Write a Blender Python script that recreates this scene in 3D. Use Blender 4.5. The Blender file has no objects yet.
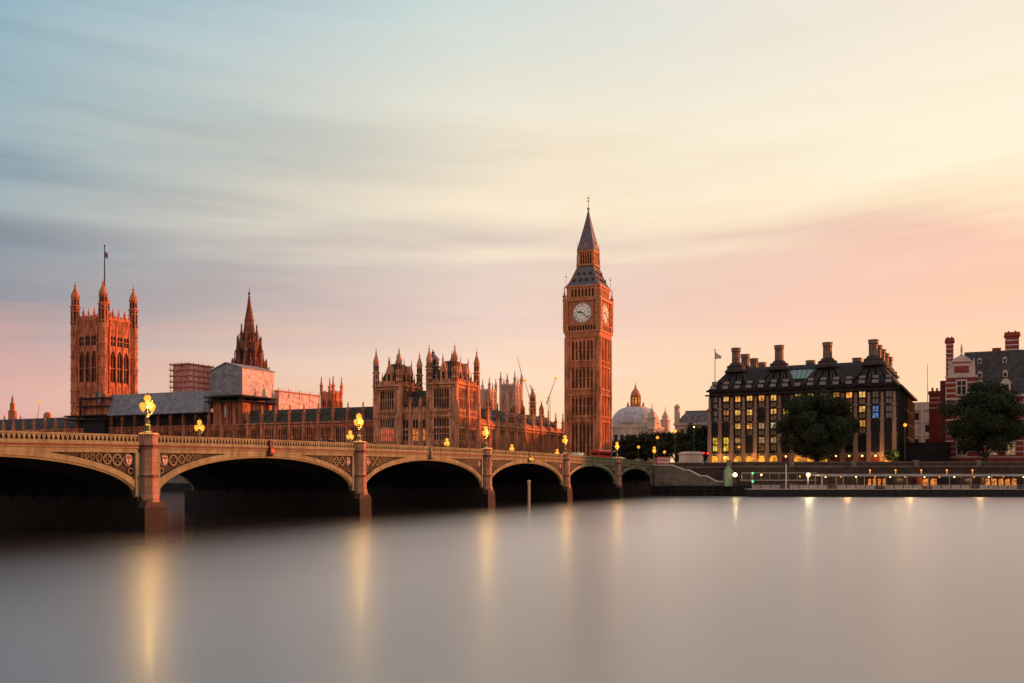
import bpy, math, random
from mathutils import Vector
random.seed(11)
R = math.radians
scn = bpy.context.scene
col = scn.collection

def lin(c):
    f = lambda v: v/12.92 if v <= .04045 else ((v+.055)/1.055)**2.4
    return tuple(f(x/255) for x in c)

# ------------------------------------------------------------------ camera
CAMZ = 5.55
F = 950.0
cd = bpy.data.cameras.new('camera'); cam = bpy.data.objects.new('camera', cd); col.objects.link(cam)
cam.location = (0, 0, CAMZ); cam.rotation_euler = (R(90), 0, 0)
cd.sensor_width = 36; cd.sensor_fit = 'HORIZONTAL'; cd.lens = F/1024*36
cd.shift_y = (475-341.5)/1024
cd.clip_start = .5; cd.clip_end = 12000
scn.camera = cam

# ------------------------------------------------------------------ world, sun, exposure
SUN_AZ = R(72); SUN_EL = R(9)          # azimuth measured from +Y (view axis) towards +X
w = bpy.data.worlds.new('World'); scn.world = w; w.use_nodes = True
nt = w.node_tree; N = nt.nodes; LK = nt.links
N.clear()
def nd(t, **k):
    n = N.new(t)
    for a, v in k.items(): setattr(n, a, v)
    return n
def mth(op, a, b=None, c=None):
    n = nd('ShaderNodeMath', operation=op)
    for i, v in enumerate((a, b, c)):
        if v is None: continue
        if isinstance(v, (int, float)): n.inputs[i].default_value = v
        else: LK.new(v, n.inputs[i])
    return n.outputs[0]
tc = nd('ShaderNodeTexCoord'); sep = nd('ShaderNodeSeparateXYZ'); LK.new(tc.outputs['Generated'], sep.inputs[0])
az = mth('ARCTAN2', sep.outputs[0], sep.outputs[1])
el = mth('ARCSINE', mth('MAXIMUM', mth('MINIMUM', sep.outputs[2], .9999), -.9999))
cv = nd('ShaderNodeCombineXYZ')
tilt = mth('MULTIPLY', az, .025)
LK.new(mth('MULTIPLY', az, 1.3), cv.inputs[0]); LK.new(mth('MULTIPLY', mth('ADD', el, tilt), 17.0), cv.inputs[1])
nz = nd('ShaderNodeTexNoise'); nz.inputs['Scale'].default_value = 1.0; nz.inputs['Detail'].default_value = 3.5; nz.inputs['Roughness'].default_value = .5
nz.inputs['Distortion'].default_value = .35
LK.new(cv.outputs[0], nz.inputs['Vector'])
cv2 = nd('ShaderNodeCombineXYZ')
LK.new(mth('MULTIPLY', az, 4.2), cv2.inputs[0]); LK.new(mth('MULTIPLY', mth('ADD', el, mth('MULTIPLY', az, -.06)), 46.0), cv2.inputs[1]); cv2.inputs[2].default_value = 4.7
nz2 = nd('ShaderNodeTexNoise'); nz2.inputs['Scale'].default_value = 1.0; nz2.inputs['Detail'].default_value = 4.0
LK.new(cv2.outputs[0], nz2.inputs['Vector'])
n1 = mth('SUBTRACT', nz.outputs[0], .5); n2 = mth('SUBTRACT', nz2.outputs[0], .5)
ew = mth('ADD', el, mth('ADD', mth('MULTIPLY', n1, .13), mth('MULTIPLY', n2, .075)))
pos = mth('DIVIDE', ew, 1.5708)
def ramp(stops):
    r = nd('ShaderNodeValToRGB'); r.color_ramp.interpolation = 'LINEAR'
    e = r.color_ramp.elements
    while len(e) < len(stops): e.new(.5)
    for i, (deg, c) in enumerate(stops):
        e[i].position = max(0, deg/90); e[i].color = (*lin(c), 1)
    LK.new(pos, r.inputs[0]); return r.outputs[0]
left = ramp([(0, (226, 168, 156)), (4.5, (220, 172, 162)), (7.0, (196, 164, 160)), (9.5, (140, 143, 153)), (12.5, (138, 148, 158)), (15.5, (146, 166, 176)), (21, (150, 178, 188)), (27, (124, 164, 186)), (50, (100, 128, 150)), (90, (150, 170, 190))])
mid = ramp([(0, (255, 212, 166)), (4.5, (253, 214, 176)), (7.0, (250, 216, 190)), (9.8, (232, 204, 192)), (12.5, (230, 210, 194)), (15.5, (246, 228, 200)), (19.5, (241, 230, 208)), (23.5, (222, 222, 210)), (27, (204, 216, 212)), (36, (214, 212, 206)), (55, (220, 212, 204)), (90, (150, 170, 190))])
right = ramp([(0, (255, 214, 168)), (4.5, (255, 212, 170)), (7.5, (255, 208, 172)), (10, (251, 200, 174)), (12.0, (249, 200, 176)), (13.6, (254, 226, 190)), (17, (254, 240, 210)), (21.5, (248, 236, 214)), (27, (240, 226, 210)), (36, (246, 228, 208)), (55, (236, 222, 208)), (90, (150, 170, 190))])
sunw = ramp([(0, (255, 180, 110)), (6, (255, 196, 130)), (14, (255, 220, 165)), (27, (240, 220, 196)), (50, (220, 208, 200)), (90, (150, 170, 190))])
back = ramp([(0, (204, 164, 146)), (10, (210, 178, 162)), (25, (206, 186, 180)), (45, (182, 186, 194)), (90, (150, 170, 190))])
def mixc(f, a, b):
    m = nd('ShaderNodeMix', data_type='RGBA'); LK.new(f, m.inputs['Factor']); LK.new(a, m.inputs['A']); LK.new(b, m.inputs['B']); return m.outputs['Result']
def smooth(v, a, b):
    m = nd('ShaderNodeMapRange', interpolation_type='SMOOTHSTEP'); LK.new(v, m.inputs['Value'])
    m.inputs['From Min'].default_value = a; m.inputs['From Max'].default_value = b; return m.outputs[0]
def linear(v, a, b):
    m = nd('ShaderNodeMapRange'); LK.new(v, m.inputs['Value'])
    m.inputs['From Min'].default_value = a; m.inputs['From Max'].default_value = b; return m.outputs[0]
azw = mth('ADD', az, mth('MULTIPLY', n1, .35))
c = mixc(linear(azw, R(-29), R(-1)), left, mid)
c = mixc(linear(azw, R(-1), R(26)), c, right)
c = mixc(smooth(az, R(28), R(62)), c, sunw)
c = mixc(smooth(az, R(85), R(140)), c, back)
c = mixc(smooth(mth('MULTIPLY', az, -1), R(45), R(110)), c, back)
br = mth('ADD', 1.0, mth('ADD', mth('MULTIPLY', n1, .16), mth('MULTIPLY', n2, .13)))
vm = nd('ShaderNodeVectorMath', operation='SCALE'); LK.new(c, vm.inputs[0]); LK.new(br, vm.inputs['Scale'])
bgc = nd('ShaderNodeBackground'); LK.new(vm.outputs[0], bgc.inputs[0]); bgc.inputs[1].default_value = 1.1
sky = nd('ShaderNodeTexSky'); sky.sky_type = 'NISHITA'; sky.sun_disc = False
sky.sun_elevation = SUN_EL; sky.sun_rotation = SUN_AZ
bgn = nd('ShaderNodeBackground'); LK.new(sky.outputs[0], bgn.inputs[0]); bgn.inputs[1].default_value = .05
mx = nd('ShaderNodeMixShader'); mx.inputs[0].default_value = .93
LK.new(bgn.outputs[0], mx.inputs[1]); LK.new(bgc.outputs[0], mx.inputs[2])
wo = nd('ShaderNodeOutputWorld'); LK.new(mx.outputs[0], wo.inputs[0])

sl = bpy.data.lights.new('sun', 'SUN'); sun = bpy.data.objects.new('sun', sl); col.objects.link(sun)
sl.energy = 5.0; sl.angle = R(1.2); sl.color = (1, .25, .08)
sd = Vector((math.sin(SUN_AZ)*math.cos(SUN_EL), math.cos(SUN_AZ)*math.cos(SUN_EL), math.sin(SUN_EL)))
sun.rotation_euler = sd.to_track_quat('Z', 'Y').to_euler()
sun.location = (300, 100, 120)
scn.view_settings.view_transform = 'Standard'; scn.view_settings.look = 'None'
scn.view_settings.exposure = 0; scn.view_settings.gamma = 1
scn.cycles.use_denoising = True
scn.cycles.max_bounces = 6
scn.cycles.sample_clamp_indirect = 6

# ------------------------------------------------------------------ frame: n = north along the bank, w = west from the bank
CA, SA = math.cos(R(24.6)), math.sin(R(24.6))
OX, OY = 38.4, 260.7
ROT = -R(24.6)
def FW(n, w, z=0.0): return Vector((OX + n*CA + w*SA, OY - n*SA + w*CA, z))
def n_at(px, w):
    k = (px-512)/F
    return (k*(OY + w*CA) - OX - w*SA)/(CA + k*SA)

# ------------------------------------------------------------------ materials
def mat(name, c, rough=.8, metal=0.0, noise=.25, scale=.35, c2=None, emit=None, estr=0.0, bump=0.0, bscale=3.0, spec=.3, streak=False):
    m = bpy.data.materials.new(name); m.use_nodes = True
    t = m.node_tree; b = t.nodes['Principled BSDF']
    b.inputs['Roughness'].default_value = rough; b.inputs['Metallic'].default_value = metal
    b.inputs['Specular IOR Level'].default_value = spec
    b.inputs['Base Color'].default_value = (*c, 1)
    if noise > 0:
        g = t.nodes.new('ShaderNodeNewGeometry')
        mp = t.nodes.new('ShaderNodeMapping'); t.links.new(g.outputs['Position'], mp.inputs[0])
        mp.inputs['Scale'].default_value = (1, 1, .25) if streak else (1, 1, 1)
        n = t.nodes.new('ShaderNodeTexNoise'); n.inputs['Scale'].default_value = scale; n.inputs['Detail'].default_value = 6; n.inputs['Roughness'].default_value = .65
        t.links.new(mp.outputs[0], n.inputs['Vector'])
        r = t.nodes.new('ShaderNodeValToRGB')
        r.color_ramp.elements[0].position = .36; r.color_ramp.elements[1].position = .64
        r.color_ramp.elements[0].color = (*[x*(1-noise) for x in c], 1)
        r.color_ramp.elements[1].color = (*(c2 or [min(1, x*(1+noise)) for x in c]), 1)
        t.links.new(n.outputs[0], r.inputs[0]); t.links.new(r.outputs[0], b.inputs['Base Color'])
        if bump > 0:
            n2 = t.nodes.new('ShaderNodeTexNoise'); n2.inputs['Scale'].default_value = bscale; n2.inputs['Detail'].default_value = 5
            t.links.new(g.outputs['Position'], n2.inputs['Vector'])
            bp = t.nodes.new('ShaderNodeBump'); bp.inputs['Strength'].default_value = bump; bp.inputs['Distance'].default_value = .3
            t.links.new(n2.outputs[0], bp.inputs['Height']); t.links.new(bp.outputs[0], b.inputs['Normal'])
    if emit:
        b.inputs['Emission Color'].default_value = (*emit, 1); b.inputs['Emission Strength'].default_value = estr
    return m

def brickmat(name, c, c2, mortar, bw, bh, msize=.02, rough=.85):
    """coursed masonry: blocks laid along the facade direction (x+y of the object) and z"""
    m = bpy.data.materials.new(name); m.use_nodes = True
    t = m.node_tree; b = t.nodes['Principled BSDF']; b.inputs['Roughness'].default_value = rough; b.inputs['Specular IOR Level'].default_value = .25
    tcn = t.nodes.new('ShaderNodeTexCoord'); s = t.nodes.new('ShaderNodeSeparateXYZ'); t.links.new(tcn.outputs['Object'], s.inputs[0])
    a = t.nodes.new('ShaderNodeMath'); a.operation = 'ADD'; t.links.new(s.outputs[0], a.inputs[0]); t.links.new(s.outputs[1], a.inputs[1])
    cb = t.nodes.new('ShaderNodeCombineXYZ'); t.links.new(a.outputs[0], cb.inputs[0]); t.links.new(s.outputs[2], cb.inputs[1])
    br = t.nodes.new('ShaderNodeTexBrick'); t.links.new(cb.outputs[0], br.inputs['Vector'])
    br.inputs['Color1'].default_value = (*c, 1); br.inputs['Color2'].default_value = (*c2, 1); br.inputs['Mortar'].default_value = (*mortar, 1)
    br.inputs['Scale'].default_value = 1; br.inputs['Brick Width'].default_value = bw; br.inputs['Row Height'].default_value = bh; br.inputs['Mortar Size'].default_value = msize
    n = t.nodes.new('ShaderNodeTexNoise'); n.inputs['Scale'].default_value = .5; n.inputs['Detail'].default_value = 6
    t.links.new(tcn.outputs['Object'], n.inputs['Vector'])
    mr = t.nodes.new('ShaderNodeMapRange'); t.links.new(n.outputs[0], mr.inputs[0]); mr.inputs['From Min'].default_value = .3; mr.inputs['From Max'].default_value = .7
    mr.inputs['To Min'].default_value = .65; mr.inputs['To Max'].default_value = 1.2
    v = t.nodes.new('ShaderNodeVectorMath'); v.operation = 'SCALE'; t.links.new(br.outputs[0], v.inputs[0]); t.links.new(mr.outputs[0], v.inputs['Scale'])
    t.links.new(v.outputs[0], b.inputs['Base Color'])
    return m

def litmat(name, c, s, scale=1.4):
    """a lit window: ceiling lamps, blinds and furniture seen through the glass"""
    m = bpy.data.materials.new(name); m.use_nodes = True
    t = m.node_tree; b = t.nodes['Principled BSDF']; b.inputs['Base Color'].default_value = (.05, .04, .02, 1); b.inputs['Roughness'].default_value = .2
    g = t.nodes.new('ShaderNodeNewGeometry')
    n = t.nodes.new('ShaderNodeTexNoise'); n.inputs['Scale'].default_value = scale; n.inputs['Detail'].default_value = 3
    t.links.new(g.outputs['Position'], n.inputs['Vector'])
    r = t.nodes.new('ShaderNodeValToRGB'); r.color_ramp.elements[0].position = .36; r.color_ramp.elements[1].position = .62
    r.color_ramp.elements[0].color = (c[0]*.25, c[1]*.18, c[2]*.12, 1); r.color_ramp.elements[1].color = (*c, 1)
    t.links.new(n.outputs[0], r.inputs[0]); t.links.new(r.outputs[0], b.inputs['Emission Color']); b.inputs['Emission Strength'].default_value = s
    return m

M = {}
M['stone'] = mat('sandstone', (.52, .225, .12), .85, noise=.55, scale=.7, bump=.35, bscale=2.2, streak=True)
M['stone_tower'] = mat('tower_limestone', (.54, .20, .09), .85, noise=.55, scale=.7, bump=.35, bscale=2.2, streak=True)
M['stone_red'] = mat('warm_limestone', (.48, .165, .082), .85, noise=.55, scale=.7, bump=.35, bscale=2.0, streak=True)
M['stone_soot'] = mat('soot_dark_limestone', (.20, .070, .042), .9, noise=.5, scale=.8)
M['far_haze'] = mat('far_haze_pale', (.55, .36, .27), .9, noise=.2, scale=.2)  # haze put into the colour: far towers and cranes paled
M['stone_pale'] = mat('portland_stone', (.58, .46, .36), .85, noise=.2, scale=.3, streak=True)
M['slit'] = mat('leaded_slit', (.085, .030, .018), .7, noise=.4, scale=1.0)
M['glass'] = mat('dark_glass', (.018, .014, .016), .3, noise=0, spec=.2)
M['shadow_opening'] = mat('unlit_opening', (.02, .012, .01), .9, noise=0)
M['slate'] = mat('slate_roof', (.060, .052, .050), .9, noise=.4, scale=.8)
M['lead'] = mat('lead_roof', (.17, .15, .15), .5, metal=.1, noise=.3, scale=.6)
M['dome_lead'] = mat('pale_lead_dome', (.50, .44, .43), .6, noise=.25, scale=.4)
M['castiron'] = mat('cast_iron_roof', (.15, .125, .13), .5, metal=.2, noise=.3, scale=.8)
M['gilt'] = mat('gilded_stone', (.52, .20, .085), .6, metal=.05, noise=.3, scale=1.2)
M['gold'] = mat('gilding', (.75, .45, .12), .35, metal=.8, noise=.1)
M['dial'] = mat('opal_dial_glass', (.72, .66, .58), .4, noise=.05, emit=(1, .82, .66), estr=.12)
M['black'] = mat('black_paint', (.012, .012, .014), .45, noise=0)
M['bridge_pale'] = mat('bridge_cream_green_paint', (.165, .175, .10), .6, noise=.4, scale=.9, bump=.15, streak=True)
M['bridge_green'] = mat('bridge_green_paint', (.17, .17, .085), .6, noise=.25, scale=.8)
M['bridge_tracery'] = mat('bridge_tracery_paint', (.13, .125, .075), .6, noise=.35, scale=1.5)
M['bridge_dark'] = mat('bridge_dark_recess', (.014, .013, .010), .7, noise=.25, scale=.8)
M['bridge_red'] = mat('bridge_oxblood_band', (.11, .032, .024), .6, noise=.25, scale=.8)
M['soffit'] = mat('shade_black_ironwork', (.005, .0045, .004), .9, noise=.3, scale=.4)  # under-arch shade put into the colour, near black
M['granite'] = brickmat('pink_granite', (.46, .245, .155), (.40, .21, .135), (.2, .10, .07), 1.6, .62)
M['granite_wet_shade'] = mat('shaded_wet_granite', (.009, .0075, .006), .7, noise=.5, scale=.9, bump=.4)  # wet tidal stone, blackened so pier walls under the arches carry their shade
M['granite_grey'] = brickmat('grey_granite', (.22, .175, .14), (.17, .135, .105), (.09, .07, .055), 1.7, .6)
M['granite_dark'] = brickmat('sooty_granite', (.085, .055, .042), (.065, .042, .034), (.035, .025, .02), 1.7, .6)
M['asphalt'] = mat('asphalt', (.05, .05, .05), .9, noise=.2, scale=1.0)
M['ground'] = mat('paved_ground', (.12, .105, .09), .9, noise=.25, scale=.2)
M['bronze'] = mat('dark_bronze', (.024, .017, .015), .8, metal=.0, noise=.3, scale=.6)
M['bronze_rib'] = mat('bronze_duct', (.048, .033, .029), .75, metal=.0, noise=.3, scale=.6)
M['chimney_metal'] = mat('chimney_bronze', (.20, .13, .095), .5, metal=.3, noise=.3, scale=.8)
M['ph_stone'] = mat('sandstone_pier', (.31, .185, .13), .85, noise=.2, scale=.4, streak=True)
M['win_lit'] = litmat('lit_office_window', lin((255, 196, 96)), 1.05)
M['win_lit2'] = litmat('dim_office_window', lin((240, 190, 120)), .5)
M['win_dim'] = litmat('dim_room_window', lin((220, 150, 80)), .12)
M['win_cream'] = litmat('cream_office_window', lin((255, 224, 160)), .9, 1.1)
M['win_amber'] = litmat('amber_office_window', lin((255, 172, 72)), 1.0, .9)
M['win_bright'] = litmat('bright_office_window', lin((255, 214, 50)), 1.1, .6)
M['win_blue'] = litmat('screen_lit_window', lin((90, 140, 220)), .8, 2.0)
M['win_warm'] = litmat('warm_lit_window', lin((255, 150, 60)), .9)
M['win_pinkish'] = litmat('red_lit_window', lin((255, 110, 80)), .8)
M['arcade_lit'] = litmat('lit_arcade', lin((255, 170, 50)), 1.35, .5)
M['rooflight'] = mat('green_rooflight_glass', (.10, .22, .22), .2, noise=.2, scale=1, spec=.5)
M['pale_glass'] = mat('sky_grey_glass', (.20, .185, .18), .15, noise=.2, scale=.8, spec=.6)
M['brick'] = brickmat('red_brick', (.36, .050, .034), (.29, .042, .030), (.22, .07, .05), .5, .16)
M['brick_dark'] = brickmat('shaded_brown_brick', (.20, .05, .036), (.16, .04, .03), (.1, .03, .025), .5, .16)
M['white_stone'] = mat('white_stone_band', (.56, .42, .36), .8, noise=.15)
M['white_paint'] = mat('white_paint', (.75, .70, .62), .5, noise=.08)
M['sheet'] = mat('scaffold_sheeting', (.22, .21, .22), .6, noise=.3, scale=.5, bump=.5, bscale=1.3)
M['sheet_white'] = mat('white_sheeting', (.60, .49, .47), .6, noise=.3, scale=.5, bump=1.0, bscale=.9)
M['sheet_red'] = mat('red_debris_netting', (.80, .42, .38), .7, noise=.4, scale=.5, bump=.6, bscale=1.0)
M['scaffold'] = mat('scaffold_tube', (.42, .15, .13), .6, noise=.2)
M['scaffold_dark'] = mat('dark_scaffold_boards', (.028, .02, .02), .9, noise=.3)
M['netting'] = mat('dark_green_netting', (.055, .052, .035), .9, noise=.5, scale=1.2)
M['leaf'] = mat('plane_leaves', (.030, .042, .014), .8, noise=.6, scale=.45, c2=(.055, .07, .02))
M['leaf_dark'] = mat('dark_plane_leaves', (.017, .025, .009), .8, noise=.6, scale=.45, c2=(.036, .046, .014))
M['bark'] = mat('bark', (.06, .045, .032), .95, noise=.4, scale=1.5)
M['bus_red'] = mat('bus_red', (.62, .03, .02), .3, noise=.05)
M['tyre'] = mat('tyre_rubber', (.02, .02, .02), .9, noise=0)
M['post_green'] = mat('lamp_post_green', (.10, .11, .05), .5, noise=.2, scale=2)
M['steel'] = mat('painted_steel', (.30, .28, .26), .5, noise=.15, scale=1)
M['steel_pale'] = mat('pale_canopy_roof', (.40, .35, .31), .5, noise=.2, scale=.5)
M['hull'] = mat('black_hull', (.012, .011, .01), .6, noise=.3, scale=.6)
M['timber'] = mat('pale_timber', (.40, .33, .26), .8, noise=.25, scale=2)
M['hut_green'] = mat('green_hut', (.16, .24, .16), .6, noise=.2)
M['lamp'] = mat('lantern_globe', (.05, .03, .01), .5, noise=0, emit=(1.7, .54, .06), estr=1.0, spec=0)
M['lamp_amber'] = mat('amber_lamp', (.05, .03, .01), .5, noise=0, emit=(1.4, .47, .05), estr=1.0, spec=0)
M['lamp_white'] = mat('floodlight_lens', (.8, .8, .7), .3, noise=0, emit=lin((255, 222, 140)), estr=3.0)
M['lamp_red'] = mat('red_signal_lens', (.6, .05, .03), .3, noise=0, emit=(1, .05, .03), estr=1.5)
M['lamp_green'] = mat('green_signal_lens', (.05, .6, .2), .3, noise=0, emit=(.15, 1, .3), estr=1.2)
M['skin'] = mat('skin', (.42, .24, .17), .6, noise=0)
M['hair'] = mat('dark_hair', (.03, .02, .015), .7, noise=0)
M['cloth_navy'] = mat('navy_cloth', (.02, .022, .035), .9, noise=0)
M['cloth_red'] = mat('red_cloth', (.30, .035, .03), .9, noise=0)
M['cloth_grey'] = mat('grey_cloth', (.14, .13, .13), .9, noise=0)
M['flag'] = mat('flag_cloth', (.30, .10, .12), .8, noise=.3, scale=1.5)

# water: long exposure, so ripples are averaged into a soft gloss over murky depth
m = bpy.data.materials.new('river_water'); m.use_nodes = True
t = m.node_tree; t.nodes.remove(t.nodes['Principled BSDF'])
WR, WL, WI, WD = .34, .12, 3.6, .07        # open-stream gloss, gloss of the darkened band by the bridge, fresnel index, silt albedo
df = t.nodes.new('ShaderNodeBsdfDiffuse'); df.inputs['Color'].default_value = (WD, WD, WD*.95, 1)
def gloss(r_):
    gb = t.nodes.new('ShaderNodeBsdfGlossy'); gb.distribution = 'MULTI_GGX'; gb.inputs['Color'].default_value = (.98, .985, 1, 1); gb.inputs['Roughness'].default_value = r_; return gb
ga, gl_ = gloss(WR), gloss(WL)
fr = t.nodes.new('ShaderNodeFresnel'); fr.inputs['IOR'].default_value = WI
frl = t.nodes.new('ShaderNodeFresnel'); frl.inputs['IOR'].default_value = 2.0
dfl = t.nodes.new('ShaderNodeBsdfDiffuse'); dfl.inputs['Color'].default_value = (.02, .02, .018, 1)
def mixs(f_, a_, b_):
    q = t.nodes.new('ShaderNodeMixShader'); t.links.new(f_, q.inputs[0]); t.links.new(a_, q.inputs[1]); t.links.new(b_, q.inputs[2]); return q.outputs[0]
openw = mixs(fr.outputs[0], df.outputs[0], ga.outputs[0]); darkw = mixs(frl.outputs[0], dfl.outputs[0], gl_.outputs[0])
# bridge's dark reflection is put into tone and gloss near it; silty out in the stream; the edge between them wanders
g = t.nodes.new('ShaderNodeNewGeometry')
n = t.nodes.new('ShaderNodeTexNoise'); n.inputs['Scale'].default_value = .02; n.inputs['Detail'].default_value = 3; t.links.new(g.outputs['Position'], n.inputs['Vector'])
sx = t.nodes.new('ShaderNodeVectorMath'); sx.operation = 'DOT_PRODUCT'; sx.inputs[1].default_value = (math.cos(R(24.6)), -math.sin(R(24.6)), 0); t.links.new(g.outputs['Position'], sx.inputs[0])
ad = t.nodes.new('ShaderNodeMath'); ad.operation = 'MULTIPLY_ADD'; t.links.new(n.outputs[0], ad.inputs[0]); ad.inputs[1].default_value = 14; t.links.new(sx.outputs['Value'], ad.inputs[2])
lee = t.nodes.new('ShaderNodeMapRange'); lee.interpolation_type = 'SMOOTHSTEP'; t.links.new(ad.outputs[0], lee.inputs[0])
NOFF = 38.4*math.cos(R(24.6))-260.7*math.sin(R(24.6))
lee.inputs['From Min'].default_value = NOFF+2; lee.inputs['From Max'].default_value = NOFF+62
t.links.new(mixs(lee.outputs[0], darkw, openw), t.nodes['Material Output'].inputs['Surface'])
M['water'] = m

# ------------------------------------------------------------------ mesh builder
class MB:
    def __init__(s): s.v = []; s.f = []; s.m = []
    def add(s, vs, fs, mi=0):
        o = len(s.v); s.v.extend(vs)
        for f in fs: s.f.append(tuple(o+i for i in f)); s.m.append(mi)
    def box(s, x0, x1, y0, y1, z0, z1, mi=0):
        if x1 < x0: x0, x1 = x1, x0
        if y1 < y0: y0, y1 = y1, y0
        s.add([(x0,y0,z0),(x1,y0,z0),(x1,y1,z0),(x0,y1,z0),(x0,y0,z1),(x1,y0,z1),(x1,y1,z1),(x0,y1,z1)],
              [(0,3,2,1),(4,5,6,7),(0,1,5,4),(1,2,6,5),(2,3,7,6),(3,0,4,7)], mi)
    def frustum(s, a, b, mi=0):
        """a, b: (x0,x1,y0,y1,z) rectangles"""
        s.add([(a[0],a[2],a[4]),(a[1],a[2],a[4]),(a[1],a[3],a[4]),(a[0],a[3],a[4]),(b[0],b[2],b[4]),(b[1],b[2],b[4]),(b[1],b[3],b[4]),(b[0],b[3],b[4])],
              [(0,3,2,1),(4,5,6,7),(0,1,5,4),(1,2,6,5),(2,3,7,6),(3,0,4,7)], mi)
    def lathe(s, cx, cy, prof, n=8, rot=None, mi=0):
        rot = math.pi/n if rot is None else rot
        vs = []
        for r, z in prof:
            for k in range(n):
                a = rot + 2*math.pi*k/n; vs.append((cx+r*math.cos(a), cy+r*math.sin(a), z))
        fs = []
        for i in range(len(prof)-1):
            for k in range(n):
                a, b_ = i*n+k, i*n+(k+1) % n
                fs.append((a, b_, b_+n, a+n))
        fs.append(tuple(range(n-1, -1, -1))); fs.append(tuple(range((len(prof)-1)*n, len(prof)*n)))
        s.add(vs, fs, mi)
    def tube(s, p, q, r, r2=None, n=6, mi=0):
        p, q = Vector(p), Vector(q); d = (q-p).normalized(); r2 = r if r2 is None else r2
        a = d.orthogonal().normalized(); b_ = d.cross(a)
        vs = []
        for c_, rr in ((p, r), (q, r2)):
            for k in range(n):
                an = 2*math.pi*k/n; vs.append(tuple(c_ + a*rr*math.cos(an) + b_*rr*math.sin(an)))
        s.add(vs, [(k, (k+1) % n, n+(k+1) % n, n+k) for k in range(n)] + [tuple(range(n-1, -1, -1)), tuple(range(n, 2*n))], mi)
    def prism(s, poly, axis, a, b_, mi=0):
        """poly of (u,z); axis 'x' -> u is y, extruded in x from a to b_; axis 'y' -> u is x, extruded in y"""
        n = len(poly); f = (lambda u, z, d: (d, u, z)) if axis == 'x' else (lambda u, z, d: (u, d, z))
        vs = [f(u, z, a) for u, z in poly] + [f(u, z, b_) for u, z in poly]
        s.add(vs, [tuple(range(n)), tuple(range(2*n-1, n-1, -1))] + [(k, n+k, n+(k+1) % n, (k+1) % n) for k in range(n)], mi)
    def sphere(s, cx, cy, cz, r, n=10, m_=6, sz=1.0, mi=0):
        s.lathe(cx, cy, [(max(.001, r*math.sin(math.pi*i/m_)), cz - sz*r*math.cos(math.pi*i/m_)) for i in range(m_+1)], n, 0, mi)
    def remap(s, fz): s.v = [(v[0], v[1], fz(v[2])) for v in s.v]; return s
    def build(s, name, mats, parent=None, smooth=False):
        me = bpy.data.meshes.new(name); me.from_pydata(s.v, [], s.f)
        if not isinstance(mats, (list, tuple)): mats = [mats]
        for x in mats: me.materials.append(M[x] if isinstance(x, str) else x)
        me.polygons.foreach_set('material_index', s.m)
        if smooth: me.polygons.foreach_set('use_smooth', [True]*len(me.polygons))
        me.update()
        import bmesh
        bm = bmesh.new(); bm.from_mesh(me); bmesh.ops.recalc_face_normals(bm, faces=bm.faces); bm.to_mesh(me); bm.free()
        o = bpy.data.objects.new(name, me); col.objects.link(o)
        if parent: o.parent = parent
        return o

def tag(o, label, cat, group=None, kind=None):
    o['label'] = label; o['category'] = cat
    if group: o['group'] = group
    if kind: o['kind'] = kind
    return o
def thing(name, label, cat, loc, rot=ROT, group=None):
    o = bpy.data.objects.new(name, None); col.objects.link(o); o.location = loc; o.rotation_euler = (0, 0, rot)
    o.empty_display_size = .5
    return tag(o, label, cat, group)
KIDS = {}
def kids(o): return [c for c in bpy.data.objects if c.parent == o]
def dup(root, loc, rot=None, label=None, scale=None):
    def cp(o, par):
        c_ = o.copy(); col.objects.link(c_)
        if par: c_.parent = par
        for k in kids(o): 
            if k not in new: new.add(cp(k, c_))
        new.add(c_)
        return c_
    new = set()
    r = cp(root, None); r.location = loc
    if rot is not None: r.rotation_euler = (0, 0, rot)
    if label: r['label'] = label
    if scale: r.scale = scale
    return r

from mathutils import noise as mnoise
def wrinkled(mb, f, u0, u1, zlo, zhi, d=.12, amp=.32, nu=36, nz_=26, seed=0):
    """tied scaffold sheeting: sags between the ties in long creases; zhi(u) gives the top edge"""
    vs, fs = [], []
    for i in range(nu+1):
        u = u0+(u1-u0)*i/nu
        for j in range(nz_+1):
            z = zlo+(zhi(u)-zlo)*j/nz_
            q = mnoise.noise(Vector((u*.22+seed, z*.9+.25*u, seed)))+.5*mnoise.noise(Vector((u*.6, z*1.9-.3*u, seed+5)))
            e = min(1, 6*min(i/nu, 1-i/nu)+.15)*min(1, 6*min(j/nz_, 1-j/nz_)+.15)
            vs.append((*f.P(u, d+amp*e*(q+.6)), z))
    k = nz_+1
    for i in range(nu):
        for j in range(nz_): fs.append((i*k+j, (i+1)*k+j, (i+1)*k+j+1, i*k+j+1))
    mb.add(vs, fs)
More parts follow.
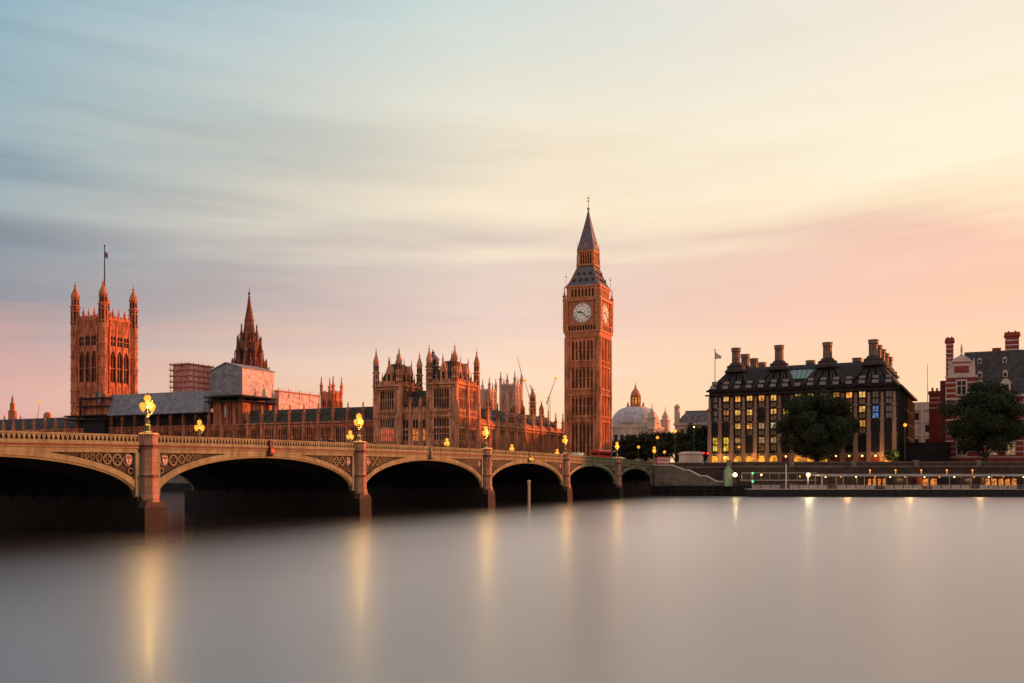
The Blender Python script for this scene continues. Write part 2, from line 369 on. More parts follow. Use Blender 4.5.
class Face:
    """a vertical facade: u runs along it, d stands out of it"""
    def __init__(s, o, u, d): s.o, s.u, s.d = o, u, d
    def P(s, u, d): return (s.o[0]+s.u[0]*u+s.d[0]*d, s.o[1]+s.u[1]*u+s.d[1]*d)
    def box(s, mb, u0, u1, d0, d1, z0, z1, mi=0):
        a, b_ = s.P(u0, d0), s.P(u1, d1); mb.box(a[0], b_[0], a[1], b_[1], z0, z1, mi)
    def poly(s, mb, pts, d0, d1, mi=0):
        n = len(pts); vs = [(*s.P(u, d0), z) for u, z in pts] + [(*s.P(u, d1), z) for u, z in pts]
        mb.add(vs, [tuple(range(n)), tuple(range(2*n-1, n-1, -1))] + [(k, n+k, n+(k+1) % n, (k+1) % n) for k in range(n)], mi)
    def arch(self, mb, u0, u1, d0, d1, zs, zt, mi=0, k=5):
        """stone filling between a pointed arch (springing zs) and the flat line zt"""
        W = u1-u0; h = zt-zs-.15
        cur = [(u0 + W/2*i/k, zs + h*math.sin(math.pi/2*(i/k))**.8) for i in range(k+1)]
        cur += [(u1-(u-u0), z) for u, z in cur[-2::-1]]
        for (ua, za), (ub, zb) in zip(cur[:-1], cur[1:]):
            self.poly(mb, [(ua, za), (ub, zb), (ub, zt), (ua, zt)], d0, d1, mi)

def turret(root, x, y, r, z0, z1, ztop, mats=('stone', 'shadow_opening', 'stone'), name='corner_turret', n=8, slits=True):
    """octagonal turret: banded shaft, open stage, ogee cap, finial"""
    mb = MB(); H = ztop-z1; st = z1-min(H*.9, (z1-z0)*.5)
    prof = [(r, z0)]
    nb = max(1, int((z1-z0)/6))
    for k in range(1, nb+1):
        z = z0+(z1-z0)*k/(nb+.4)
        prof += [(r, z-.3), (r*1.14, z-.1), (r*1.14, z+.25), (r, z+.45)]
    prof += [(r, z1), (r*1.25, z1+.15), (r*1.25, z1+.5), (r*.92, z1+.6)]
    zz = z1+.6; h = ztop-zz
    prof += [(r*.85, zz+.3*h), (r*1.02, zz+.32*h), (r*1.02, zz+.36*h), (r*.92, zz+.45*h), (r*.55, zz+.6*h), (r*.3, zz+.7*h), (r*.16, zz+.78*h), (r*.3, zz+.80*h), (r*.3, zz+.83*h), (r*.1, zz+.86*h), (r*.05, ztop)]
    mb.lathe(x, y, prof, n)
    if slits:
        for k in range(n):
            a = 2*math.pi*k/n; ca, sa = math.cos(a), math.sin(a)
            for (za, zb, rr) in ((zz+.05*h, zz+.26*h, r*.9), (z1-(z1-st)*.75, z1-.6, r*.955)):
                wd = r*.17
                p = [(x+ca*rr-sa*wd, y+sa*rr+ca*wd), (x+ca*rr+sa*wd, y+sa*rr-ca*wd)]
                mb.add([(*p[0], za), (*p[1], za), (*p[1], zb), (*p[0], zb), (x+ca*rr*.7, y+sa*rr*.7, za), (x+ca*rr*.7, y+sa*rr*.7, zb)], [(0, 1, 2, 3), (0, 4, 1), (3, 2, 5)], 1)
    return mb.build(name, mats, root)

def pinnacle(root, x, y, z0, z1, r=.55, mats='stone', name='pinnacle'):
    mb = MB(); h = z1-z0
    mb.lathe(x, y, [(r, z0), (r, z0+.42*h), (r*1.35, z0+.44*h), (r*1.35, z0+.5*h), (r*.75, z0+.52*h), (r*.3, z0+.82*h), (r*.42, z0+.84*h), (r*.42, z0+.88*h), (r*.08, z1)], 4 if r < .7 else 8)
    return mb.build(name, mats, root)

def gothic(root, mb, f, L, z0, z1, bays, rows, strings=(), butt=1.0, proud=.7, merlon=1.0, pin=0, win='window', stonem='stone', lit={}, lights=3, ribs=True, glass='glass', ends=True, pinr=.55):
    """one gothic facade into mb (stone) plus a window part per opening"""
    bw = L/bays
    for i in range(bays+1):
        u = i*bw
        if not ends and i in (0, bays): continue
        f.box(mb, u-butt/2, u+butt/2, 0, proud, z0, z1+.3)
        f.box(mb, u-butt*.3, u+butt*.3, proud, proud+.25, z0, z0+(z1-z0)*.8)
        if pin:
            p = f.P(u, proud*.45); pinnacle(root, p[0], p[1], z1+.3, z1+pin, pinr, stonem)
    for z in strings:
        f.box(mb, 0, L, 0, proud*.72, z-.22, z+.22)
    f.box(mb, -butt*.4, L+butt*.4, 0, proud*.95, z1-.5, z1+.05)
    edges = [z0] + [v for r_ in rows for v in (r_[0], r_[1])] + [z1]
    for i in range(bays):
        a, b_ = i*bw+butt/2, (i+1)*bw-butt/2
        # plain bands with blind panel ribs between the window rows
        for za, zb in zip(edges[0::2], edges[1::2]):
            if zb-za < .1: continue
            f.box(mb, a, b_, 0, .3, za, zb)
            if ribs and zb-za > .8:
                nr = max(2, int((b_-a)/.75))
                for k in range(1, nr):
                    u = a+(b_-a)*k/nr; f.box(mb, u-.13, u+.13, .3, .62, za+.1, zb-.1)
        for j, (zb, zt, ar) in enumerate(rows):
            jw = (b_-a)*.12
            f.box(mb, a, a+jw, 0, .34, zb, zt); f.box(mb, b_-jw, b_, 0, .34, zb, zt)
            if ar: f.arch(mb, a+jw, b_-jw, .03, .33, zt-(b_-a)*.55, zt)
            wm = MB(); g_ = lit.get((i, j), glass)
            f.box(wm, a+jw, b_-jw, .02, .06, zb, zt, 0)
            ww = b_-a-2*jw
            for k in range(1, lights):
                u = a+jw+ww*k/lights; f.box(wm, u-.12, u+.12, .06, .26, zb, zt, 1)
            if zt-zb > 3: f.box(wm, a+jw, b_-jw, .06, .2, zb+(zt-zb)*.52, zb+(zt-zb)*.52+.22, 1)
            wm.build(win, [g_, stonem], root)
        if merlon:
            nm = max(2, int(round((b_-a)/1.5)))
            for k in range(nm):
                u = a+(b_-a)*(k+.5)/nm; s_ = (b_-a)/nm*.3
                f.box(mb, u-s_, u+s_, .1, .45, z1+.05, z1+merlon)
    if merlon: f.box(mb, 0, L, .12, .42, z1+.05, z1+merlon*.45)

# ================================================================== SETTING
mb = MB(); mb.add([(-6000, -600, 0), (6000, -600, 0), (6000, 8000, 0), (-6000, 8000, 0)], [(0, 1, 2, 3)])
o = mb.build('water', 'water'); o['kind'] = 'structure'
GZ = 8.4
pts = [FW(-3000, 3), FW(0, 3), (61, 256, 0), (275, 252.0, 0), (5000, 252.0, 0), (5000, 7000, 0), (-5000, 7000, 0)]
mb = MB(); mb.add([(p[0], p[1], GZ) for p in pts], [tuple(range(len(pts)))])
o = mb.build('ground', 'ground'); o['kind'] = 'structure'
mb = MB(); mb.box(-23, -3, 6, 170, GZ-.3, GZ+.004)
o = mb.build('road', 'asphalt'); o.location = FW(0, 0); o.rotation_euler = (0, 0, ROT); o['kind'] = 'structure'

# ================================================================== BRIDGE (local: x = n, t = distance east of the abutment, y = -t)
BR = thing('arch_bridge', 'long low bridge of cream green painted iron arches on pink granite piers', 'bridge', FW(0, 0))
ARCH = [(0, 28.8), (31.8, 63.8), (66.8, 101.8), (104.8, 141.4), (144.4, 179.4), (182.4, 214.4), (217.4, 246.2)]
PIER = [30.3, 65.3, 103.3, 142.9, 180.9, 215.9]
BW = 28.5; SPR = 3.3
def ztop(t): return 10.05 - .9*((t-105)/105)**2
def arch_pts(a, b_, k=36):
    tm, h = (a+b_)/2, (b_-a)/2; zc = ztop(tm)-2.2
    return [(tm-h*math.cos(math.pi*i/k), SPR+(zc-SPR)*math.sin(math.pi*i/k)) for i in range(k+1)]
mbd = MB()
for a, b_ in ARCH:
    p = arch_pts(a, b_)
    for (ta, za), (tb, zb) in zip(p[:-1], p[1:]):
        zt1, zt2 = ztop(ta)-1.2, ztop(tb)-1.2
        for x0 in (-.45, -BW+.45):
            mbd.add([(x0, -ta, za), (x0, -tb, zb), (x0, -tb, zt2), (x0, -ta, zt1)], [(0, 1, 2, 3)])
        mbd.add([(-.45, -ta, za), (-.45, -tb, zb), (-BW+.45, -tb, zb), (-BW+.45, -ta, za)], [(0, 1, 2, 3)])
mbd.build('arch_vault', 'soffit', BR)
# iron ribs under every vault
for a, b_ in ARCH[:6]:
    p = arch_pts(a, b_, 24)
    for x in (-4, -7.5, -11, -14.5, -18, -21.5):
        mr_ = MB()
        for (ta, za), (tb, zb) in zip(p[:-1], p[1:]):
            mr_.add([(x, -ta, za-.4), (x, -tb, zb-.4), (x, -tb, zb+.02), (x, -ta, za+.02), (x-.3, -ta, za-.4), (x-.3, -tb, zb-.4), (x-.3, -tb, zb+.02), (x-.3, -ta, za+.02)],
                    [(0, 1, 2, 3), (7, 6, 5, 4), (0, 4, 5, 1)])
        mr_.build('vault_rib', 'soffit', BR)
# road slab following the camber
mbr = MB()
ts = [-8+ i*4 for i in range(67)]
for ta, tb in zip(ts[:-1], ts[1:]):
    za, zb = ztop(max(0, ta))-1.25, ztop(max(0, tb))-1.25
    mbr.add([(-.5, -ta, za), (-.5, -tb, zb), (-BW+.5, -tb, zb), (-BW+.5, -ta, za), (-.5, -ta, za-.25), (-.5, -tb, zb-.25), (-BW+.5, -tb, zb-.25), (-BW+.5, -ta, za-.25)],
            [(0, 1, 2, 3), (7, 6, 5, 4), (0, 4, 5, 1), (3, 2, 6, 7)])
mbr.build('roadway', 'asphalt', BR)
# arch rings
def clampe(z, t): return min(z, ztop(t)-1.78)
for ai, (a, b_) in enumerate(ARCH):
    tm, h = (a+b_)/2, (b_-a)/2; zc = ztop(tm)-2.2
    k = 48; ring = MB(); ring2 = MB()
    inn, mid_, out = [], [], []
    for i in range(k+1):
        an = math.pi*i/k; ct, st = math.cos(an), math.sin(an)
        inn.append((tm-h*ct, SPR+(zc-SPR)*st)); mid_.append((tm-(h+.25)*ct, SPR+(zc-SPR+.2)*st))
        tt = tm-(h+1.15)*ct; out.append((tt, clampe(SPR+(zc-SPR+.75)*st, tt)))
    for (A, B_, x0, mi) in ((inn, mid_, -.12, 1), (mid_, out, 0, 0)):
        for i in range(k):
            q = [A[i], A[i+1], B_[i+1], B_[i]]
            vs = [(x0, -t_, z) for t_, z in q] + [(-.6, -t_, z) for t_, z in q]
            ring.add(vs, [(0, 1, 2, 3), (0, 4, 5, 1), (3, 2, 6, 7)], mi)
    for i in range(k):
        q = [inn[i], inn[i+1], out[i+1], out[i]]
        vs = [(-BW, -t_, z) for t_, z in q] + [(-BW+.6, -t_, z) for t_, z in q]
        ring2.add(vs, [(0, 1, 2, 3), (0, 4, 5, 1), (3, 2, 6, 7)], 0)
    ring.build('arch_ring', ['bridge_pale', 'bridge_green'], BR); ring2.build('arch_ring', 'bridge_pale', BR)
    # spandrels: recessed dark panel with ring tracery and a painted shield
    for sgn in (-1, 1):
        te = a-.35 if sgn < 0 else b_+.35
        sp = MB()
        seg = [(t_, z) for t_, z in out if (t_-tm)*sgn > h*.42]
        for (ta, za), (tb, zb) in zip(seg[:-1], seg[1:]):
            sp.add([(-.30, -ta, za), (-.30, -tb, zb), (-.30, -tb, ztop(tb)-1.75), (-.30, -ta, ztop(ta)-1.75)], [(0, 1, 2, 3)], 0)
        # edge bars: a vertical one beside the pier and a thin frame along the ring
        sp.box(-.5, -.03, -(te-sgn*.05), -(te-sgn*.45), SPR+1.2, ztop(te)-1.76, 1)
        # tracery circles between ring and strip
        u = te-sgn*.62
        first = True
        for it in range(7):
            zt_ = ztop(u)-1.85
            def zr(t_):
                c_ = max(-1, min(1, (t_-tm)/(h+1.15))); return clampe(SPR+(zc-SPR+.75)*math.sqrt(max(0, 1-c_*c_)), t_)
            gap = zt_-zr(u-sgn*.5)
            rr = min(.62, gap*.42)
            if rr < .14: break
            cx = u-sgn*rr; cz = zt_-rr-.04
            gap2 = zt_-zr(cx+sgn*rr*.8); 
            for q in range(14):
                a1, a2 = 2*math.pi*q/14, 2*math.pi*(q+1)/14
                sp.add([(-.16, -(cx+rr*math.cos(a1)), cz+rr*math.sin(a1)), (-.16, -(cx+rr*math.cos(a2)), cz+rr*math.sin(a2)), (-.16, -(cx+rr*.72*math.cos(a2)), cz+rr*.72*math.sin(a2)), (-.16, -(cx+rr*.72*math.cos(a1)), cz+rr*.72*math.sin(a1)),
                        (-.3, -(cx+rr*math.cos(a1)), cz+rr*math.sin(a1)), (-.3, -(cx+rr*math.cos(a2)), cz+rr*math.sin(a2)), (-.3, -(cx+rr*.72*math.cos(a2)), cz+rr*.72*math.sin(a2)), (-.3, -(cx+rr*.72*math.cos(a1)), cz+rr*.72*math.sin(a1))],
                       [(0, 1, 2, 3), (0, 1, 5, 4), (3, 2, 6, 7)], 2)
            for q in range(4):
                an = math.pi/4+q*math.pi/2
                sp.tube((-.2, -(cx+rr*.7*math.cos(an)), cz+rr*.7*math.sin(an)), (-.2, -(cx+rr*.2*math.cos(an)), cz+rr*.2*math.sin(an)), .05*rr/.4, n=4, mi=2)
            # lower small ring hanging in the corner
            if first and gap > 2.2:
                for zz in (1.75, 2.5):
                    r2 = .34 if zz < 2 else .22
                    for q in range(12):
                        a1, a2 = 2*math.pi*q/12, 2*math.pi*(q+1)/12; ccx = te-sgn*(.9-.12*(zz > 2)); ccz = zt_-zz
                        sp.add([(-.16, -(ccx+r2*math.cos(a1)), ccz+r2*math.sin(a1)), (-.16, -(ccx+r2*math.cos(a2)), ccz+r2*math.sin(a2)), (-.16, -(ccx+r2*.65*math.cos(a2)), ccz+r2*.65*math.sin(a2)), (-.16, -(ccx+r2*.65*math.cos(a1)), ccz+r2*.65*math.sin(a1))], [(0, 1, 2, 3)], 2)
            first = False
            u = cx-sgn*(rr+.06)
        spo = sp.build('spandrel_panel', ['bridge_dark', 'bridge_pale', 'bridge_tracery'], BR)
        cx = te-sgn*1.24; cz = ztop(te)-2.5
        sh = MB()
        pts_ = [(-.34, .42), (.34, .42), (.34, -.05), (.2, -.34), (0, -.5), (-.2, -.34), (-.34, -.05)]
        sh.prism([(-(cx+u_), cz+z_) for u_, z_ in pts_], 'x', -.14, -.04, 0)
        sh.prism([(-(cx+u_*.8), cz+.03+z_*.74) for u_, z_ in [(-.34, .42), (.34, .42), (.34, .1), (-.34, .1)]], 'x', -.04, -.02, 1)
        sh.prism([(-(cx+u_*.16), cz+z_*.74) for u_, z_ in [(-.34, .1), (.34, .1), (.34, -.45), (-.34, -.45)]], 'x', -.04, -.02, 1)
        sh.build('painted_shield', ['white_stone', 'bridge_red'], spo)
# fascia bands and parapet run between the piers
STA = [-3]+[v for p in PIER for v in (p-1.2, p+1.2)]+[247]
def band(mb_, ta, tb, x0, x1, dz0, dz1, mi=0):
    nseg = max(1, int((tb-ta)/3))
    for i in range(nseg):
        t1, t2 = ta+(tb-ta)*i/nseg, ta+(tb-ta)*(i+1)/nseg
        z1, z2 = ztop(t1), ztop(t2)
        vs = [(x1, -t1, z1+dz0), (x1, -t2, z2+dz0), (x1, -t2, z2+dz1), (x1, -t1, z1+dz1), (x0, -t1, z1+dz0), (x0, -t2, z2+dz0), (x0, -t2, z2+dz1), (x0, -t1, z1+dz1)]
        mb_.add(vs, [(0, 1, 2, 3), (7, 6, 5, 4), (0, 4, 5, 1), (3, 2, 6, 7), (0, 3, 7, 4), (1, 5, 6, 2)], mi)
for i in range(0, len(STA), 2):
    ta, tb = STA[i], STA[i+1]
    fa = MB()
    fb_ = MB(); band(fb_, ta, tb, -BW, -BW+.6, -1.79, -.95, 0); fb_.build('fascia', 'bridge_pale', BR)
    band(fa, ta, tb, -.6, .03, -1.79, -1.34, 0)
    band(fa, ta, tb, -.6, .22, -1.335, -1.24, 0)
    band(fa, ta, tb, -.6, .14, -1.235, -1.02, 1)
    band(fa, ta, tb, -.6, .26, -1.015, -.95, 0)
    n_ = int((tb-ta)/1.5)
    for k in range(n_):                                       # dentils on the oxblood band
        t_ = ta+(tb-ta)*(k+.5)/n_; z = ztop(t_)
        fa.box(.14, .2, -t_-.07, -t_+.07, z-1.16, z-1.09, 0)
    fa.build('fascia', ['bridge_pale', 'bridge_red'], BR)
    pa = MB()
    band(pa, ta, tb, -.12, .12, -.945, -.66, 0)
    band(pa, ta, tb, -.16, .17, -.15, 0, 0)
    band(pa, ta, tb, -.05, 0, -.66, -.15, 1)
    pb_ = MB(); band(pb_, ta, tb, -BW-.12, -BW+.12, -.945, -.66, 0); band(pb_, ta, tb, -BW-.16, -BW+.17, -.15, 0, 0); band(pb_, ta, tb, -BW-.02, -BW+.02, -.66, -.15, 0); pb_.build('parapet', 'bridge_pale', BR)
    n_ = int((tb-ta)/.5)
    for k in range(n_):                                       # pointed parapet piercings: pale frames in front of a dark backing
        t_ = ta+(tb-ta)*(k+.5)/n_; z = ztop(t_); h_ = (tb-ta)/n_/2
        pa.add([(.1, -t_-h_, z-.66), (.1, -t_-h_+.05, z-.66), (.1, -t_-h_*.1, z-.18), (.1, -t_-h_, z-.15), (.1, -t_+h_, z-.66), (.1, -t_+h_-.05, z-.66), (.1, -t_+h_*.1, z-.18), (.1, -t_+h_, z-.15), (.1, -t_, z-.15)],
               [(0, 1, 2, 8, 3), (4, 7, 8, 6, 5)], 0)
    pa.build('parapet', ['bridge_pale', 'bridge_dark'], BR)
# piers
for p in PIER:
    z = ztop(p)
    pm = MB()
    pm.box(-BW-1.4, .2, -p-1.5, -p+1.5, -2, SPR+.1, 2)
    pm.box(-BW+.3, -.3, -p-1.45, -p+1.45, SPR+.1, z-1.3, 2)
    pm.box(-.35, .06, -p-1.62, -p+1.62, SPR+.1, z-1.8, 3)                       # pale iron pilasters beside the shaft
    R8 = .90
    prof = [(R8*1.22, 2.8), (R8*1.22, 3.3), (R8*1.06, 3.75), (R8*1.06, 5.2), (R8*1.2, 5.3), (R8*1.2, 5.55), (R8, 5.7), (R8, z-1.4), (R8*1.16, z-1.3), (R8*1.16, z-.95), (R8*1.04, z-.9), (R8*1.04, z-.1), (R8*1.2, z-.05), (R8*1.2, z+.14), (R8*1.05, z+.2)]
    pm.lathe(.15, -p, prof, 8)
    pm.lathe(.15, -p, [(R8*1.225, 5.34), (R8*1.225, 5.52)], 8, mi=1); pm.lathe(.15, -p, [(R8*1.19, z-1.27), (R8*1.19, z-1.0)], 8, mi=1)
    # cutwater plinth
    pm.frustum((-.5, 1.25, -p-1.55, -p+1.4, -2), (-.5, 1.15, -p-1.5, -p+1.35, 2.3), 2)
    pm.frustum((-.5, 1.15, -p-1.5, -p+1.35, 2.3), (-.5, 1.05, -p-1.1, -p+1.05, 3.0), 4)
    pm.build('pier', ['granite', 'bridge_red', 'granite_wet_shade', 'bridge_pale', 'granite_dark'], BR)
# abutment pylon and keystones with navigation lights
ab = MB(); z = ztop(0)
ab.box(-BW, -.3, -.2, 12, -2, GZ-.4, 2); ab.box(-.4, .9, -.3, 2.6, -2, 3.0, 2); ab.box(-.4, .75, -.2, 2.4, 3.0, z+.05, 0); ab.box(-.5, .95, -.35, 2.6, z+.05, z+.35, 0); ab.box(-.5, .9, -.3, 2.5, 5.2, 5.5, 1)
ab.build('abutment', ['granite', 'bridge_red', 'granite_dark'], BR)
for ai, (a, b_) in enumerate(ARCH[:6]):
    tm = (a+b_)/2; z = ztop(tm)
    ks = MB(); ks.box(.0, .42, -tm-.3, -tm+.3, z-1.9, z-.9, 0); ks.box(.05, .32, -tm-.22, -tm+.22, z-.9, z-.1, 0)
    ks.lathe(.15, -tm, [(.3, z-2.0), (.45, z-1.8), (.3, z-1.6)], 8, mi=0)
    k = ks.build('keystone', 'bridge_red' if ai == 4 else 'bridge_green', BR)
    if ai in (2, 4):
        for dy in ((0,) if ai == 4 else (-.5, .5)):
            nl = MB(); nl.sphere(.5, -tm+dy, z-1.35, .22 if ai == 4 else .26, 8, 5)
            nl.build('navigation_lamp', 'lamp_red' if ai == 4 else 'lamp_amber', k)

# ------------------------------------------------------------------ bridge lamp standards
def lamp_light(parent, x, y, z, e, colr=(1, .56, .13), r=.35):
    ld = bpy.data.lights.new('lantern_light', 'POINT'); ld.energy = e; ld.color = colr; ld.shadow_soft_size = r
    lo = bpy.data.objects.new('lantern_light', ld); col.objects.link(lo); lo.parent = parent; lo.location = (x, y, z)
def lamp_standard(label, loc, e=900):
    t_ = thing('lamp_standard', label, 'lamp', loc, ROT, 'triple lantern standards on the bridge')
    pb = MB()
    pb.lathe(0, 0, [(.5, 0), (.5, .12), (.34, .25), (.3, .75), (.36, .8), (.2, .95), (.13, 1.2), (.11, 1.6), (.2, 1.65), (.11, 1.75), (.085, 2.5), (.16, 2.55), (.07, 2.7), (.06, 3.0)], 8)
    for s in (-1, 1):
        pb.tube((0, 0, 1.75), (0, s*.5, 1.95), .05, n=5); pb.tube((0, s*.5, 1.95), (0, s*.62, 2.2), .05, n=5)
        pb.tube((0, s*.25, 1.35), (0, s*.25, .2), .07, n=5)
    pb.build('post', 'post_green', t_)
    for (dy, dz) in ((-.62, 2.2), (.62, 2.2), (0, 3.0)):
        hd = MB(); hd.lathe(0, dy, [(.1, dz), (.2, dz+.1), (.36, dz+.52), (.36, dz+.62), (.26, dz+.8), (.1, dz+.9)], 8, mi=0)
        lo = hd.build('lantern', 'lamp', t_)
        cp = MB(); cp.lathe(0, dy, [(.2, dz+.86), (.12, dz+1.0), (.05, dz+1.05), (.02, dz+1.25)], 8); cp.build('lantern_cap', 'post_green', lo)
    lamp_light(t_, 0, 0, 2.85, e)
    return t_
KERB = {180.9: 'wide pier at the left of the photo', 142.9: 'second granite pier from the left', 103.3: 'third granite pier from the left', 65.3: 'fourth granite pier from the left', 30.3: 'last river pier before the stairs'}
for p in PIER[:5]:
    lamp_standard('triple lantern lamp standing on top of the ' + KERB[p], FW(.0, -p, ztop(p)+.2), 3400)
lamp_standard('triple lantern lamp on the bridge abutment above the river stairs', FW(.3, 1.2, ztop(0)+.35), 900)
FARN = {142.9: 'first', 103.3: 'second', 65.3: 'third', 30.3: 'fourth'}
for p in PIER[:4]:
    lamp_standard('%s triple lantern from the left along the far parapet of the bridge' % FARN[p], FW(-BW+.1, -p, ztop(p)-.0), 500)
lamp_standard('triple lantern at the far end of the bridge, before the clock tower', FW(-BW+.1, 1.0, ztop(0)), 400)

# ================================================================== CLOCK TOWER (local x = n, y = w, centre)
CT = thing('clock_tower', 'tall square gothic clock tower with white dials and a pointed iron roof', 'clock tower', FW(-43.9, 69.8))
A = 6.3
sh = MB(); sh.box(-A+.5, A-.5, -A+.5, A-.5, 6, 56)
faces = [Face((-A+.5, -A+.5), (1, 0), (0, -1)), Face((A-.5, -A+.5), (0, 1), (1, 0)), Face((A-.5, A-.5), (-1, 0), (0, 1)), Face((-A+.5, A-.5), (0, -1), (-1, 0))]
Lf = 2*A-1
BANDS = [24.5, 26.3, 34.0, 35.9, 44.0, 45.9]
levels = [8, 24.5, 26.3, 34.0, 35.9, 44.0, 45.9, 54.0]
for f in faces:
    vis = f.d in ((0, -1), (1, 0))
    for z in BANDS: f.box(sh, -.7, Lf+.7, 0, .78, z-.22, z+.22)
    for z in BANDS[0::2]:
        f.box(sh, 1.4, Lf-1.4, 0, .42, z+.2, z+1.6)
        for k in range(13):
            u = 1.7+k*(Lf-3.4)/12; f.box(sh, u-.14, u+.14, .42, .6, z+.3, z+1.5)
    # three bays, each of two slits
    c0, c1 = 1.5, Lf-1.5
    for b3 in range(4):
        u = c0+(c1-c0)*b3/3; f.box(sh, u-.32, u+.32, 0, .6, 8, 54)
    for b3 in range(3):
        ua, ub = c0+(c1-c0)*b3/3+.32, c0+(c1-c0)*(b3+1)/3-.32
        um = (ua+ub)/2; f.box(sh, um-.24, um+.24, 0, .42, 8, 54)
        for zi in range(0, len(levels), 2):
            za, zb = levels[zi], levels[zi+1]
            for (p0, p1) in ((ua, um-.24), (um+.24, ub)):
                f.box(sh, p0, p1, 0, .22, zb-.75, zb); f.box(sh, p0, p1, 0, .22, za, za+.5)
                f.arch(sh, p0, p1, .0, .22, zb-1.4, zb-.7)
                zm = (za+zb)/2; f.box(sh, p0, p1, 0, .12, zm-.12, zm+.12)
                if vis or True:
                    for (q0, q1) in ((za+.5, zm-.12), (zm+.12, zb-.75)):
                        wm = MB(); f.box(wm, p0+.05, p1-.05, .01, .05, q0, q1); wm.build('slit_window', 'slit', CT)
    # panel ribs on corner piers
    for uu in (.35, Lf-.35):
        f.box(sh, uu-.75, uu+.75, 0, .5, 8, 54.5)
        for k in (-.5, 0, .5): f.box(sh, uu+k-.08, uu+k+.08, .5, .64, 8.5, 54)
for sx in (-1, 1):
    for sy in (-1, 1):
        sh.lathe(sx*(A-.35), sy*(A-.35), [(.95, 6), (.95, 54.6)], 8)
sh.build('shaft', 'stone_tower', CT)
# clock stage
cs = MB(); B = 6.75
cs.frustum((-A, A, -A, A, 54.3), (-B, B, -B, B, 56.2)); cs.box(-B+.35, B-.35, -B+.35, B-.35, 56.2, 68.2)
cs.box(-B-.25, B+.25, -B-.25, B+.25, 56.2, 56.8); cs.box(-B-.15, B+.15, -B-.15, B+.15, 58.6, 59.0); cs.box(-B-.45, B+.45, -B-.45, B+.45, 67.3, 68.1)
for f in [Face((-B+.35, -B+.35), (1, 0), (0, -1)), Face((B-.35, -B+.35), (0, 1), (1, 0)), Face((B-.35, B-.35), (-1, 0), (0, 1)), Face((-B+.35, B-.35), (0, -1), (-1, 0))]:
    Lc = 2*B-.7
    for k in range(11):
        u = 1.2+k*(Lc-2.4)/10; f.box(cs, u-.16, u+.16, 0, .34, 56.8, 58.6)
        if k < 10: f.box(cs, u+.16, u+(Lc-2.4)/10-.16, .01, .04, 56.9, 58.3, 1)
    for uu in (0.5, Lc-.5):
        f.box(cs, uu-.75, uu+.75, 0, .6, 56.8, 68.6)
        for z in (60, 62.3, 64.6): f.box(cs, uu-.5, uu+.5, .6, .85, z, z+.3, 0); f.box(cs, uu-.2, uu+.2, .6, .8, z+.3, z+1.5, 0)
    for k in range(9):
        u = 1.6+k*(Lc-3.2)/8; f.box(cs, u-.3, u+.3, .1, .55, 68.1, 68.7)
for sx in (-1, 1):
    for sy in (-1, 1):
        cs.lathe(sx*(B-.1), sy*(B-.1), [(.55, 57), (.55, 69), (.75, 69.1), (.75, 69.5), (.4, 69.6), (.12, 71.6), (.2, 71.8), (.05, 73)], 8)
cs.build('clock_stage', ['gilt', 'shadow_opening'], CT)
